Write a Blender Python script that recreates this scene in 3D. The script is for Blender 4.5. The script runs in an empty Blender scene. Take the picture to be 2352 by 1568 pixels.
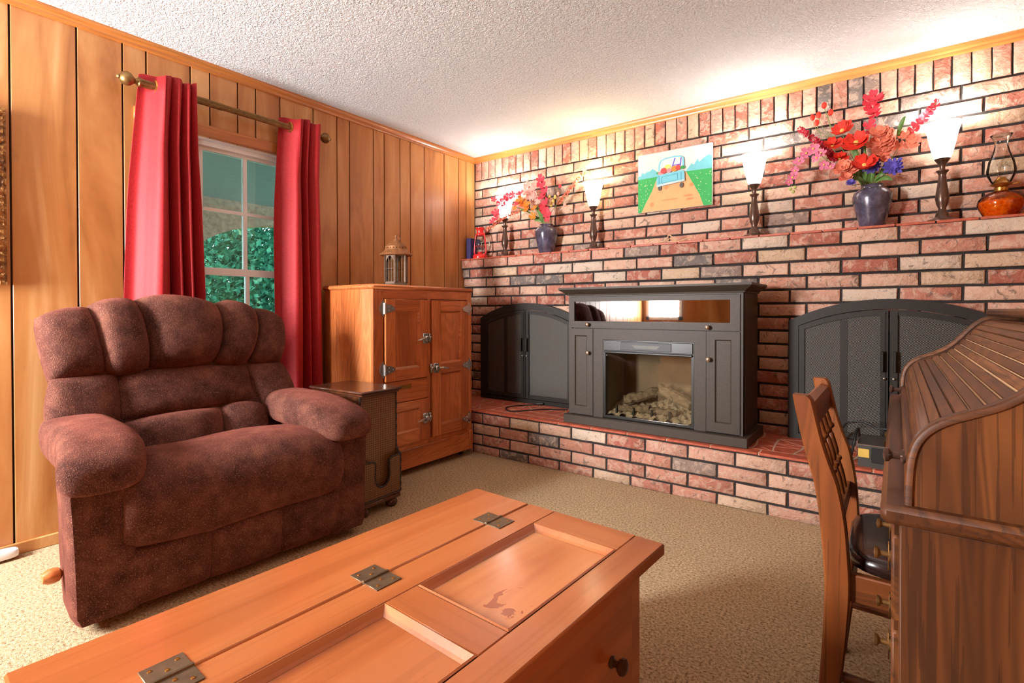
import bpy, bmesh, math, random
from mathutils import Vector, Matrix
R = math.radians
random.seed(11)
SC = bpy.context.scene
COL = SC.collection

# ------------------------------------------------------------------ camera
F, YAW, PIT, ROL, CYO = 1181.64, R(-36.777), R(-0.516), R(-0.103), -60.83
CAM = Vector((3.0815, -3.5616, 1.0642))
FW = Vector((math.sin(YAW) * math.cos(PIT), math.cos(YAW) * math.cos(PIT), math.sin(PIT)))
_r = Vector((math.cos(YAW), -math.sin(YAW), 0)); _u = _r.cross(FW)
RT = _r * math.cos(ROL) + _u * math.sin(ROL); UP = -_r * math.sin(ROL) + _u * math.cos(ROL)
cd = bpy.data.cameras.new('camera'); cam = bpy.data.objects.new('camera', cd); COL.objects.link(cam)
cd.sensor_width = 36; cd.lens = F / 2352 * 36; cd.shift_y = CYO / 2352; cd.clip_start = 0.02
cam.matrix_world = Matrix(((RT.x, UP.x, -FW.x, CAM.x), (RT.y, UP.y, -FW.y, CAM.y), (RT.z, UP.z, -FW.z, CAM.z), (0, 0, 0, 1)))
SC.camera = cam
def ray(px, py): return FW + RT * ((px - 1176) / F) - UP * ((py - 784 - CYO) / F)
def onx(px, py, x): d = ray(px, py); return CAM + d * ((x - CAM.x) / d.x)      # a pixel on the plane of that x
def ony(px, py, y): d = ray(px, py); return CAM + d * ((y - CAM.y) / d.y)
def onz(px, py, z): d = ray(px, py); return CAM + d * ((z - CAM.z) / d.z)

# ------------------------------------------------------------------ world, lights, exposure
w = bpy.data.worlds.new('world'); SC.world = w; w.use_nodes = True
w.node_tree.nodes['Background'].inputs[0].default_value = (0.72, 0.86, 1.0, 1)
w.node_tree.nodes['Background'].inputs[1].default_value = 3.6
def area(name, loc, rot, sx, sy, power, color):
    l = bpy.data.lights.new(name, 'AREA'); l.shape = 'RECTANGLE'; l.size = sx; l.size_y = sy; l.energy = power; l.color = color
    o = bpy.data.objects.new(name, l); COL.objects.link(o); o.location = loc; o.rotation_euler = rot
    return o
area('window_behind_offscreen', (.33, -5.03, 1.48), (R(90), 0, 0), .50, 1.08, 160, (0.96, 0.98, 1.0))      # the curtained window mirrored in the stove glass
SC.view_settings.view_transform = 'Standard'; SC.view_settings.look = 'None'
SC.view_settings.gamma = 1; SC.view_settings.use_curve_mapping = False
SC.view_settings.exposure = 1.15

# ------------------------------------------------------------------ materials
def lin(c):
    return tuple(((v / 255) / 12.92 if v / 255 <= .04045 else ((v / 255 + .055) / 1.055) ** 2.4) for v in c) + (1,)
MATS = {}
class NT:
    def __init__(s, name):
        s.m = bpy.data.materials.new(name); s.m.use_nodes = True; s.t = s.m.node_tree
        s.b = s.t.nodes['Principled BSDF']; s.out = s.t.nodes['Material Output']; MATS[name] = s.m
    def n(s, typ, **kw):
        nd = s.t.nodes.new(typ)
        for k, v in kw.items():
            if k.startswith('i_'):
                key = k[2:]; key = int(key) if key.isdigit() else key
                if isinstance(v, bpy.types.NodeSocket): s.t.links.new(v, nd.inputs[key])
                else: nd.inputs[key].default_value = v
            else: setattr(nd, k, v)
        return nd
    def l(s, a, b): s.t.links.new(a, b)
    def ramp(s, fac, stops, interp='LINEAR'):
        r = s.n('ShaderNodeValToRGB'); r.color_ramp.interpolation = interp
        while len(r.color_ramp.elements) < len(stops): r.color_ramp.elements.new(.5)
        for e, (p, c) in zip(r.color_ramp.elements, stops): e.position = p; e.color = c if len(c) == 4 else lin(c)
        s.l(fac, r.inputs[0]); return r.outputs[0]
    def mix(s, fac, a, b, mode='MIX'):
        m = s.n('ShaderNodeMix', data_type='RGBA', blend_type=mode)
        for i, v in ((0, fac), (6, a), (7, b)):
            if isinstance(v, bpy.types.NodeSocket): s.l(v, m.inputs[i])
            else: m.inputs[i].default_value = v
        return m.outputs[2]
    def math(s, op, a, b=None):
        m = s.n('ShaderNodeMath', operation=op)
        for i, v in ((0, a), (1, b)):
            if v is None: continue
            if isinstance(v, bpy.types.NodeSocket): s.l(v, m.inputs[i])
            else: m.inputs[i].default_value = v
        return m.outputs[0]
    def coords(s, scale, rnd=True):
        tc = s.n('ShaderNodeTexCoord'); mp = s.n('ShaderNodeMapping')
        mp.inputs['Scale'].default_value = scale
        s.l(tc.outputs['Object'], mp.inputs[0])
        if rnd:
            oi = s.n('ShaderNodeObjectInfo')
            cm = s.n('ShaderNodeCombineXYZ', i_X=s.math('MULTIPLY', oi.outputs['Random'], 37.), i_Y=s.math('MULTIPLY', oi.outputs['Random'], 91.), i_Z=s.math('MULTIPLY', oi.outputs['Random'], 53.))
            s.l(cm.outputs[0], mp.inputs['Location'])
        return mp.outputs[0]
    def noise(s, vec, scale=5., detail=4., rough=.55, dist=0.):
        nd = s.n('ShaderNodeTexNoise', i_Scale=scale, i_Detail=detail, i_Roughness=rough, i_Distortion=dist)
        s.l(vec, nd.inputs['Vector']); return nd.outputs[0]
    def bump(s, h, strength=.3, dist=.01):
        b = s.n('ShaderNodeBump', i_Strength=strength, i_Distance=dist); s.l(h, b.inputs['Height']); s.l(b.outputs[0], s.b.inputs['Normal'])
    def set(s, **kw):
        for k, v in kw.items():
            k = {'rough': 'Roughness', 'metal': 'Metallic', 'coat': 'Coat Weight', 'coatr': 'Coat Roughness', 'spec': 'Specular IOR Level', 'sheen': 'Sheen Weight', 'sheenr': 'Sheen Roughness', 'trans': 'Transmission Weight', 'ior': 'IOR', 'alpha': 'Alpha'}.get(k, k)
            s.b.inputs[k].default_value = v
def plain(name, c, rough=.5, metal=0., var=.12, vscale=14., coat=0., bump=0., spec=.5):
    s = NT(name); v = s.coords((1, 1, 1)); n = s.noise(v, vscale, 4)
    L = lin(c); lo = tuple(x * (1 - var) for x in L[:3]) + (1,); hi = tuple(min(1, x * (1 + var)) for x in L[:3]) + (1,)
    s.l(s.ramp(n, [(.3, lo), (.7, hi)]), s.b.inputs['Base Color']); s.set(rough=rough, metal=metal, coat=coat, coatr=.08, spec=spec)
    if bump: s.bump(n, bump, .004)
    return s.m
def wood(name, dark, mid, light, axis='z', rough=.35, coat=0., ring=16., scale=1., fine=.35, pore=.25, low=1.):
    s = NT(name)
    k = {'x': (.12, 1, 1), 'y': (1, .12, 1), 'z': (1, 1, .12)}[axis]
    k2 = {'x': (.02, 1, 1), 'y': (1, .02, 1), 'z': (1, 1, .02)}[axis]
    v = s.coords(tuple(a * scale for a in k)); v2 = s.coords(tuple(a * scale for a in k2))
    n = s.noise(v, 4.2 * low, 3, .5, .6)
    rings = s.math('MULTIPLY_ADD', s.math('SINE', s.math('MULTIPLY', n, ring * 6.28)), .5); s.t.nodes[-1].inputs[2].default_value = .5
    fn = s.noise(v2, 90., 3, .6)
    a = s.ramp(n, [(.28, dark), (.5, mid), (.74, light)])
    b = s.mix(s.math('MULTIPLY', rings, fine), a, lin(dark))
    c = s.mix(s.math('MULTIPLY', s.math('GREATER_THAN', fn, .58), pore), b, lin(tuple(x * .6 for x in dark)))
    s.l(c, s.b.inputs['Base Color']); s.set(rough=rough, coat=coat, coatr=.12)
    s.bump(fn, .08, .002)
    return s.m
def emit(name, c, strength):
    s = NT(name); s.set(rough=.4); s.b.inputs['Base Color'].default_value = lin(c)
    s.b.inputs['Emission Color'].default_value = lin(c); s.b.inputs['Emission Strength'].default_value = strength; return s.m
def glass(name, tint, refl=.06, rough=.02, ior=1.45):
    s = NT(name); s.t.nodes.remove(s.b)
    tr = s.n('ShaderNodeBsdfTransparent'); tr.inputs[0].default_value = lin(tint)
    gl = s.n('ShaderNodeBsdfGlossy', i_Roughness=rough); lw = s.n('ShaderNodeFresnel', i_IOR=ior)
    f = s.math('ADD', lw.outputs[0], refl); mx = s.n('ShaderNodeMixShader'); s.l(f, mx.inputs[0]); s.l(tr.outputs[0], mx.inputs[1]); s.l(gl.outputs[0], mx.inputs[2]); s.l(mx.outputs[0], s.out.inputs[0]); return s.m

def build_materials():
    # bricks: every brick object draws its own colour from Object Info random
    s = NT('brick'); oi = s.n('ShaderNodeObjectInfo'); rn = oi.outputs['Random']
    v = s.coords((1, 1, 1))
    base = s.ramp(rn, [(0, (190, 134, 112)), (.16, (200, 152, 130)), (.30, (180, 118, 98)), (.40, (198, 168, 138)), (.49, (168, 100, 82)), (.58, (206, 166, 142)), (.72, (146, 126, 114)), (.77, (182, 124, 104)), (.86, (190, 140, 122)), (.91, (204, 184, 164)), (.96, (116, 106, 100))], 'CONSTANT')
    n1 = s.noise(v, 20, 5, .65, .8); n2 = s.noise(v, 34, 5, .65, .4); n3 = s.noise(v, 15, 5, .65, 1.5)
    c = s.mix(s.ramp(n1, [(.48, (0, 0, 0)), (.58, (195, 195, 195))]), base, lin((208, 180, 158)))
    c = s.mix(s.ramp(n3, [(.58, (0, 0, 0)), (.65, (215, 215, 215))]), c, lin((104, 84, 74)))
    c = s.mix(s.ramp(n2, [(.58, (0, 0, 0)), (.70, (170, 170, 170))]), c, lin((150, 96, 80)))
    n4 = s.noise(v, 60, 3, .6)
    c = s.mix(s.ramp(n4, [(.64, (0, 0, 0)), (.72, (150, 150, 150))]), c, lin((232, 212, 192)))
    s.l(c, s.b.inputs['Base Color']); s.set(rough=.78, spec=.3); s.bump(s.math('ADD', n2, n1), .8, .012)
    plain('mortar', (46, 40, 38), .9, 0, .25, 60, bump=.4)
    # wood panelling
    s = NT('panel'); v = s.coords((1, 1, .16)); v2 = s.coords((1, 1, .03))
    n = s.noise(v, 5.5, 4, .55, 1.2); n2 = s.noise(v, 2.2, 2); f = s.noise(v2, 70, 3); kn = s.noise(s.coords((1, 1, .45)), 6, 2, .5, .5)
    c = s.ramp(n, [(.28, (142, 86, 42)), (.43, (178, 116, 62)), (.58, (196, 138, 80)), (.75, (216, 168, 114))])
    c = s.mix(s.ramp(n2, [(.45, (0, 0, 0)), (.7, (170, 170, 170))]), c, lin((170, 104, 52)))
    c = s.mix(s.ramp(f, [(.5, (0, 0, 0)), (.75, (90, 90, 90))]), c, lin((150, 96, 50)))
    c = s.mix(s.ramp(kn, [(.70, (0, 0, 0)), (.78, (170, 170, 170))]), c, lin((134, 84, 42)))
    s.l(c, s.b.inputs['Base Color']); s.set(rough=.36, spec=.5); s.bump(f, .05, .002)
    plain('groove', (44, 27, 13), .9)
    wood('trim_x', (166, 96, 44), (200, 126, 62), (220, 152, 84), 'x', .35, .2, 10)
    wood('trim_y', (150, 84, 36), (186, 112, 50), (206, 134, 68), 'y', .35, .2, 10)
    # ceiling
    s = NT('ceiling_paint'); v = s.coords((1, 1, 1), False); n = s.noise(v, 78, 3, .6, .8); n2 = s.noise(v, 3, 3)
    c = s.ramp(n, [(.3, (214, 215, 215)), (.7, (224, 225, 225))]); s.l(c, s.b.inputs['Base Color']); s.set(rough=.9, spec=.1); s.bump(n, 1., .018)
    # carpet
    s = NT('carpet'); v = s.coords((1, 1, 1), False); n = s.noise(v, 105, 4, .75); n2 = s.noise(v, 4.5, 4, .6, .6); n3 = s.noise(v, 420, 2)
    c = s.ramp(n, [(.34, (114, 86, 62)), (.44, (192, 162, 126)), (.54, (222, 195, 154)), (.66, (246, 226, 190))])
    c = s.mix(s.ramp(n2, [(.42, (0, 0, 0)), (.62, (95, 95, 95))]), c, lin((184, 156, 118)))
    s.l(c, s.b.inputs['Base Color']); s.set(rough=1., spec=.05); s.bump(s.math('ADD', n, n3), .7, .012)
    # recliner chenille
    s = NT('chenille'); v = s.coords((1, 1, 1), False); n = s.noise(v, 260, 2, .7); n2 = s.noise(v, 11, 4, .6); n3 = s.noise(s.coords((1, 1.6, 1), False), 190, 2, .6)
    c = s.ramp(n2, [(.3, (62, 36, 30)), (.52, (92, 56, 47)), (.72, (120, 76, 61))])
    c = s.mix(s.ramp(n, [(.56, (0, 0, 0)), (.70, (190, 190, 190))]), c, lin((190, 138, 114)))
    c = s.mix(s.ramp(n3, [(.34, (170, 170, 170)), (.46, (0, 0, 0))]), c, lin((48, 24, 26)))
    s.l(c, s.b.inputs['Base Color']); s.set(rough=.95, spec=.1, sheen=.32, sheenr=.32); s.b.inputs['Sheen Tint'].default_value = lin((255, 140, 120)); s.bump(n, .7, .006)
    # curtain
    s = NT('curtain_red'); v = s.coords((1, 1, .5), False); n = s.noise(v, 300, 2); n2 = s.noise(v, 6, 2)
    s.l(s.ramp(n, [(.3, (146, 24, 28)), (.7, (180, 38, 42))]), s.b.inputs['Base Color']); s.set(rough=.6, sheen=.25, sheenr=.3, spec=.3); s.b.inputs['Sheen Tint'].default_value = lin((255, 120, 120)); s.bump(n, .2, .002)
    # woods
    for a in 'xyz':
        wood('pine_' + a, (154, 82, 41), (188, 111, 60), (208, 136, 82), a, .24, .35, 7, .8, .16, .10)
        wood('oak_' + a, (140, 70, 30), (196, 110, 58), (218, 138, 80), a, .30, .25, 22, 1.0, .34, .30)
        wood('desk_' + a, (56, 29, 11), (104, 60, 26), (134, 84, 42), a, .5, .0, 20, 1.0, .52, .45)
        wood('chairwood_' + a, (84, 42, 15), (136, 74, 31), (160, 94, 44), a, .42, .05, 16, 1.0, .35, .35)
    # scuffed panel of the trunk lid
    s = NT('pine_worn'); v = s.coords((.12, 1, 1), False); n = s.noise(s.coords((1, .12, 1), False), 6, 4, .5, .8); tc = s.n('ShaderNodeTexCoord')
    c = s.ramp(n, [(.3, (176, 104, 58)), (.5, (204, 132, 80)), (.72, (222, 158, 104))])
    m1 = s.noise(s.coords((1, 1, 1), False), 16, 3, .6, 1.2)
    sx = s.n('ShaderNodeSeparateXYZ'); s.l(tc.outputs['Object'], sx.inputs[0])
    dx = s.math('SUBTRACT', sx.outputs[0], .500); dy = s.math('SUBTRACT', sx.outputs[1], -.435)
    d = s.math('SQRT', s.math('ADD', s.math('MULTIPLY', dx, dx), s.math('MULTIPLY', s.math('MULTIPLY', dy, dy), .5)))
    msk = s.math('MULTIPLY', s.math('LESS_THAN', d, .046), s.math('GREATER_THAN', m1, .54))
    c = s.mix(msk, c, lin((158, 80, 38))); s.l(c, s.b.inputs['Base Color']); s.set(rough=.2, coat=.4, coatr=.12)
    plain('black_paint', (62, 53, 43), .5, 0, .18, 120, spec=.35)
    plain('black_plastic', (30, 29, 27), .3)
    plain('iron', (44, 41, 37), .5, .2, .15, 60, spec=.35)
    plain('iron_screw', (170, 165, 155), .35, .9)
    # wire mesh of the fire doors
    s = NT('wire_mesh'); tc = s.n('ShaderNodeTexCoord'); mp = s.n('ShaderNodeMapping'); s.l(tc.outputs['Object'], mp.inputs[0]); mp.inputs['Scale'].default_value = (80, 1, 118)
    sx = s.n('ShaderNodeSeparateXYZ'); s.l(mp.outputs[0], sx.inputs[0])
    a = s.math('SINE', s.math('MULTIPLY', s.math('ADD', sx.outputs[0], sx.outputs[2]), 3.1416)); b = s.math('SINE', s.math('MULTIPLY', s.math('SUBTRACT', sx.outputs[0], sx.outputs[2]), 3.1416))
    h = s.math('MULTIPLY', a, b); hh = s.math('ABSOLUTE', h)
    s.l(s.ramp(hh, [(.10, (112, 107, 98)), (.32, (50, 47, 43)), (.6, (20, 20, 19))]), s.b.inputs['Base Color']); s.set(rough=.5, metal=.3); s.bump(s.math('SUBTRACT', 1., hh), .5, .002)
    plain('nickel', (196, 192, 186), .24, .95, .06)
    plain('knob_copper', (198, 172, 150), .25, .9, .06)
    plain('brass', (176, 128, 60), .3, .9, .15)
    plain('old_brass', (138, 106, 64), .4, .8, .25, 30)
    plain('bronze', (92, 68, 56), .28, .5, .25, 25, coat=.3)
    plain('rust', (150, 98, 58), .6, .4, .25, 40)
    plain('dark_rust', (104, 82, 66), .55, .45, .25, 40)
    plain('hinge_metal', (122, 106, 84), .42, .7, .2, 40)
    plain('terracotta', (178, 86, 60), .5, 0, .22, 30, bump=.15)
    plain('grout', (196, 160, 136), .9, 0, .15, 60)
    s = NT('vase_glaze'); v = s.coords((1, 1, 1)); n = s.noise(v, 24, 5, .65); n2 = s.noise(v, 5, 2)
    c = s.mix(n2, s.ramp(n, [(.35, (52, 50, 66)), (.55, (84, 84, 112)), (.75, (128, 124, 150))]), lin((70, 62, 66))); s.l(c, s.b.inputs['Base Color']); s.set(rough=.22, coat=.5, metal=.15)
    plain('red_enamel', (214, 44, 40), .25, .1, .08, coat=.4)
    plain('navy_cloth', (58, 52, 104), .7, 0, .2, 60); plain('paper', (226, 214, 192), .8)
    glass('window_glass', (226, 240, 236), 0., .01); glass('clear_glass', (240, 244, 242), .02, .02, 1.22); glass('amber_glass', (246, 206, 130), .03, .02, 1.25); glass('cabinet_glass', (150, 138, 122), .16, .02); glass('firebox_glass', (236, 232, 224), .03, .03, 1.3)
    s = NT('amber_oil'); s.b.inputs['Base Color'].default_value = lin((216, 116, 30)); s.set(rough=.1, trans=.25, ior=1.3, coat=.5)
    v = s.coords((1, 1, 1), False); g = s.n('ShaderNodeTexVoronoi', i_Scale=55.); s.l(v, g.inputs['Vector']); s.bump(g.outputs[0], .8, .006)
    s.l(s.ramp(g.outputs[0], [(.1, (222, 98, 34)), (.6, (240, 150, 60))]), s.b.inputs['Base Color'])
    plain('white_paint', (236, 236, 234), .4, 0, .03); plain('white_plastic', (238, 238, 240), .35, 0, .03)
    plain('canvas_side', (206, 222, 214), .8)
    for nm, c in dict(sky=(214, 208, 202), hill=(112, 188, 196), grass=(58, 168, 88), road=(234, 166, 112), rut=(214, 138, 84), truck=(116, 192, 206), line=(36, 120, 150), tyre=(96, 88, 78), bumper=(176, 204, 204), rose=(222, 70, 66), pink=(236, 140, 140), yellow=(238, 206, 110), orange=(240, 130, 50), leaf=(56, 150, 70), violet=(92, 84, 184), cream=(214, 236, 170), window=(222, 216, 208)).items():
        plain('art_' + nm, c, .75, 0, .06, 30)
    for nm, c in dict(poppy=(232, 58, 40), crimson=(206, 56, 76), orchid=(232, 128, 160), coral=(246, 146, 116), pinkred=(230, 70, 86), purple=(104, 92, 190), tangerine=(236, 136, 44), palepink=(242, 176, 160), lemon=(232, 206, 110)).items():
        s = NT('petal_' + nm); v = s.coords((1, 1, 1)); n = s.noise(v, 40, 3); L = lin(c)
        s.l(s.ramp(n, [(.3, tuple(x * .75 for x in L[:3]) + (1,)), (.7, L)]), s.b.inputs['Base Color']); s.set(rough=.6, spec=.3); s.b.inputs['Subsurface Weight'].default_value = 0.
    plain('leaf_green', (92, 132, 58), .5, 0, .25, 20); plain('stem_green', (120, 140, 76), .6); plain('bud_green', (176, 184, 104), .6)
    # foliage and porch outside
    s = NT('tree_leaf'); oi = s.n('ShaderNodeTexCoord'); v = s.coords((1, 1, 1), False); n = s.noise(v, 5, 4, .7)
    s.l(s.ramp(n, [(.3, (22, 62, 50)), (.46, (42, 98, 76)), (.6, (72, 126, 96)), (.75, (140, 166, 124))]), s.b.inputs['Base Color']); s.set(rough=.9, spec=.1)
    plain('bark', (84, 70, 58), .9, 0, .3, 30); plain('teal_board', (112, 134, 128), .7, 0, .08); plain('porch_brick', (150, 124, 102), .85, 0, .3, 20); plain('lawn', (90, 128, 76), .95, 0, .3, 4)
    plain('leather_black', (36, 22, 20), .22, 0, .2, 18, coat=.35, bump=.1)
    wood('dark_top_y', (52, 26, 16), (92, 50, 30), (120, 70, 42), 'y', .25, .4, 10)
    s = NT('wicker'); tc = s.n('ShaderNodeTexCoord'); ck = s.n('ShaderNodeTexChecker', i_Scale=120.); mp = s.n('ShaderNodeMapping'); mp.inputs['Rotation'].default_value = (R(45), 0, 0); s.l(tc.outputs['Object'], mp.inputs[0]); s.l(mp.outputs[0], ck.inputs[0])
    n = s.noise(tc.outputs['Object'], 9, 3); wv = s.mix(ck.outputs[1], lin((132, 88, 48)), lin((84, 54, 30))); s.l(s.mix(s.ramp(n, [(.4, (0, 0, 0)), (.7, (130, 130, 130))]), wv, lin((70, 46, 28))), s.b.inputs['Base Color']); s.set(rough=.45, coat=.2); s.bump(ck.outputs[1], .6, .004)
    plain('rope_black', (52, 42, 36), .5, .1, .5, 160, bump=.5)
    plain('green_leather', (130, 132, 104), .35, .1, .2, 12)
    plain('log_grey', (138, 126, 106), .9, 0, .35, 40, bump=1.); plain('ash', (180, 170, 148), .95, 0, .3, 60, bump=1.); plain('firebox_wall', (140, 128, 108), .7, 0, .2, 6)
    plain('grey_metal', (74, 72, 68), .45, .4, .12); plain('yellow_sticker', (216, 180, 80), .6); plain('cord_black', (26, 25, 24), .45); plain('cord_tan', (206, 172, 130), .6)
    s = NT('gilt'); v = s.coords((1, 1, 1), False); n = s.noise(v, 26, 4, .6, 1.); s.l(s.ramp(n, [(.35, (96, 58, 24)), (.55, (164, 112, 54)), (.72, (216, 168, 104))]), s.b.inputs['Base Color']); s.set(rough=.45, metal=.35); s.bump(n, 1., .02)
    plain('picture_dark', (120, 104, 84), .7, 0, .5, 6)
build_materials()
LAMP_W = emit('shade_white', (255, 252, 246), 2.4); LAMP_Y = emit('shade_warm', (255, 234, 190), 2.4)

# ------------------------------------------------------------------ mesh helpers
class M:
    def __init__(s): s.v = []; s.f = []
    def add(s, v, f):
        o = len(s.v); s.v += [Vector(p) for p in v]; s.f += [tuple(i + o for i in q) for q in f]; return s
    def box(s, x0, x1, y0, y1, z0, z1, b=0.):
        if x0 > x1: x0, x1 = x1, x0
        if y0 > y1: y0, y1 = y1, y0
        if z0 > z1: z0, z1 = z1, z0
        b = min(b, (x1 - x0) * .49, (y1 - y0) * .49, (z1 - z0) * .49)
        if b <= 0:
            return s.add([(x, y, z) for x in (x0, x1) for y in (y0, y1) for z in (z0, z1)], [(0, 1, 3, 2), (4, 6, 7, 5), (0, 4, 5, 1), (2, 3, 7, 6), (0, 2, 6, 4), (1, 5, 7, 3)])
        V = []; I = {}
        for i in (0, 1):
            for j in (0, 1):
                for k in (0, 1):
                    X = (x0, x1)[i]; Y = (y0, y1)[j]; Zz = (z0, z1)[k]; dx = b if i == 0 else -b; dy = b if j == 0 else -b; dz = b if k == 0 else -b
                    for a, p in (('x', (X, Y + dy, Zz + dz)), ('y', (X + dx, Y, Zz + dz)), ('z', (X + dx, Y + dy, Zz))):
                        I[i, j, k, a] = len(V); V.append(p)
        Fs = []
        for i in (0, 1): Fs.append((I[i, 0, 0, 'x'], I[i, 0, 1, 'x'], I[i, 1, 1, 'x'], I[i, 1, 0, 'x']))
        for j in (0, 1): Fs.append((I[0, j, 0, 'y'], I[0, j, 1, 'y'], I[1, j, 1, 'y'], I[1, j, 0, 'y']))
        for k in (0, 1): Fs.append((I[0, 0, k, 'z'], I[0, 1, k, 'z'], I[1, 1, k, 'z'], I[1, 0, k, 'z']))
        for p in (0, 1):
            for q in (0, 1):
                Fs.append((I[0, p, q, 'y'], I[1, p, q, 'y'], I[1, p, q, 'z'], I[0, p, q, 'z']))
                Fs.append((I[p, 0, q, 'x'], I[p, 1, q, 'x'], I[p, 1, q, 'z'], I[p, 0, q, 'z']))
                Fs.append((I[p, q, 0, 'x'], I[p, q, 1, 'x'], I[p, q, 1, 'y'], I[p, q, 0, 'y']))
                for k in (0, 1): Fs.append((I[p, q, k, 'x'], I[p, q, k, 'y'], I[p, q, k, 'z']))
        return s.add(V, Fs)
    def lathe(s, prof, c=(0, 0, 0), n=24, axis='z', a0=0.):
        V = []; Fs = []; c = Vector(c)
        for r, h in prof:
            for i in range(n):
                t = a0 + 2 * math.pi * i / n; a, b = r * math.cos(t), r * math.sin(t)
                V.append(c + Vector({'z': (a, b, h), 'x': (h, a, b), 'y': (a, h, b)}[axis]))
        for j in range(len(prof) - 1):
            for i in range(n):
                k = (i + 1) % n; Fs.append((j * n + i, j * n + k, (j + 1) * n + k, (j + 1) * n + i))
        if prof[0][0] > 1e-5: Fs.append(tuple(range(n))[::-1])
        if prof[-1][0] > 1e-5: Fs.append(tuple(range((len(prof) - 1) * n, len(prof) * n)))
        return s.add(V, Fs)
    def tube(s, pts, r, n=8, closed=False):
        pts = [Vector(p) for p in pts]; m = len(pts); V = []; Fs = []; prev = None
        for i, p in enumerate(pts):
            if closed: t = pts[(i + 1) % m] - pts[i - 1]
            else: t = pts[min(i + 1, m - 1)] - pts[max(i - 1, 0)]
            t.normalize()
            if prev is None:
                a = t.orthogonal().normalized()
            else:
                a = (prev - t * prev.dot(t)); a = a.normalized() if a.length > 1e-6 else t.orthogonal().normalized()
            prev = a; b = t.cross(a); rr = r[i] if isinstance(r, (list, tuple)) else r
            for k in range(n):
                q = 2 * math.pi * k / n; V.append(p + a * (rr * math.cos(q)) + b * (rr * math.sin(q)))
        for i in range(m if closed else m - 1):
            for k in range(n):
                j = (i + 1) % m; l = (k + 1) % n; Fs.append((i * n + k, i * n + l, j * n + l, j * n + k))
        if not closed: Fs += [tuple(range(n))[::-1], tuple(range((m - 1) * n, m * n))]
        return s.add(V, Fs)
    def prism(s, poly, d0, d1, f):      # poly 2d, f(u, v, d) -> 3d
        n = len(poly); V = [f(u, v, d0) for u, v in poly] + [f(u, v, d1) for u, v in poly]
        return s.add(V, [tuple(range(n))[::-1], tuple(range(n, 2 * n))] + [(i, (i + 1) % n, n + (i + 1) % n, n + i) for i in range(n)])
    def ring(s, outer, inner, d0, d1, f):
        n = len(outer); V = [f(u, v, d0) for u, v in outer] + [f(u, v, d0) for u, v in inner] + [f(u, v, d1) for u, v in outer] + [f(u, v, d1) for u, v in inner]; Fs = []
        for i in range(n):
            j = (i + 1) % n
            Fs += [(i, j, n + j, n + i), (2 * n + i, 3 * n + i, 3 * n + j, 2 * n + j), (i, 2 * n + i, 2 * n + j, j), (n + i, n + j, 3 * n + j, 3 * n + i)]
        return s.add(V, Fs)
    def sup(s, c, r, e=2.6, nu=28, nv=18, f=None):     # rounded pad (superellipsoid)
        V = []; Fs = []; c = Vector(c)
        def sp(x, p): return math.copysign(abs(x) ** p, x)
        for j in range(nv + 1):
            ph = -math.pi / 2 + math.pi * j / nv
            for i in range(nu):
                th = 2 * math.pi * i / nu; q = 2 / e
                p = Vector((r[0] * sp(math.cos(ph), q) * sp(math.cos(th), q), r[1] * sp(math.cos(ph), q) * sp(math.sin(th), q), r[2] * sp(math.sin(ph), q)))
                V.append((f(p) if f else p) + c)
        for j in range(nv):
            for i in range(nu):
                k = (i + 1) % nu; Fs.append((j * nu + i, j * nu + k, (j + 1) * nu + k, (j + 1) * nu + i))
        return s.add(V, Fs)
    def grid(s, fn, nu, nv):
        V = [fn(i / nu, j / nv) for j in range(nv + 1) for i in range(nu + 1)]; w_ = nu + 1
        return s.add(V, [(j * w_ + i, j * w_ + i + 1, (j + 1) * w_ + i + 1, (j + 1) * w_ + i) for j in range(nv) for i in range(nu)])
    def xf(s, mat): s.v = [mat @ p for p in s.v]; return s

ROOT = {}
def thing(name, label, cat, loc=(0, 0, 0), rotz=0., group=None, kind=None):
    o = bpy.data.objects.new(name, None); COL.objects.link(o); o.empty_display_size = .1
    o.location = loc; o.rotation_euler = (0, 0, rotz); tag(o, label, cat, group, kind)
    ROOT[o] = (Matrix.Translation(loc) @ Matrix.Rotation(rotz, 4, 'Z')).inverted(); return o
def tag(o, label=None, cat=None, group=None, kind=None):
    if label: o['label'] = label
    if cat: o['category'] = cat
    if group: o['group'] = group
    if kind: o['kind'] = kind
    return o
def obj(name, m, mat, parent=None, local=False, sharp=38, recalc=True, label=None):
    me = bpy.data.meshes.new(name)
    v = m.v
    if parent is not None and not local:
        inv = ROOT[parent]; v = [inv @ p for p in v]
    me.from_pydata([tuple(p) for p in v], [], m.f); me.update()
    if recalc:
        bm = bmesh.new(); bm.from_mesh(me); bmesh.ops.recalc_face_normals(bm, faces=bm.faces); bm.to_mesh(me); bm.free()
    if sharp:
        me.polygons.foreach_set('use_smooth', [True] * len(me.polygons))
        me.set_sharp_from_angle(angle=R(sharp))
    me.materials.append(MATS[mat])
    o = bpy.data.objects.new(name, me); COL.objects.link(o)
    if parent is not None: o.parent = parent; ROOT[o] = ROOT[parent]
    else: ROOT[o] = Matrix()
    if label: o['label'] = label
    return o
def struct(name, m, mat, **kw):
    o = obj(name, m, mat, **kw); o['kind'] = 'structure'; return o
def based(name, m, mat, base, label, cat, group=None, **kw):      # a thing that is one mesh, origin at its base
    base = Vector(base); m.v = [p - base for p in m.v]
    o = obj(name, m, mat, **kw); o.location = base; ROOT[o] = Matrix.Translation(base).inverted(); return tag(o, label, cat, group)
def inst(name, me, parent, loc, scale=(1, 1, 1), rot=(0, 0, 0)):
    o = bpy.data.objects.new(name, me); COL.objects.link(o); o.parent = parent; o.location = loc; o.scale = scale; o.rotation_euler = rot; return o
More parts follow.
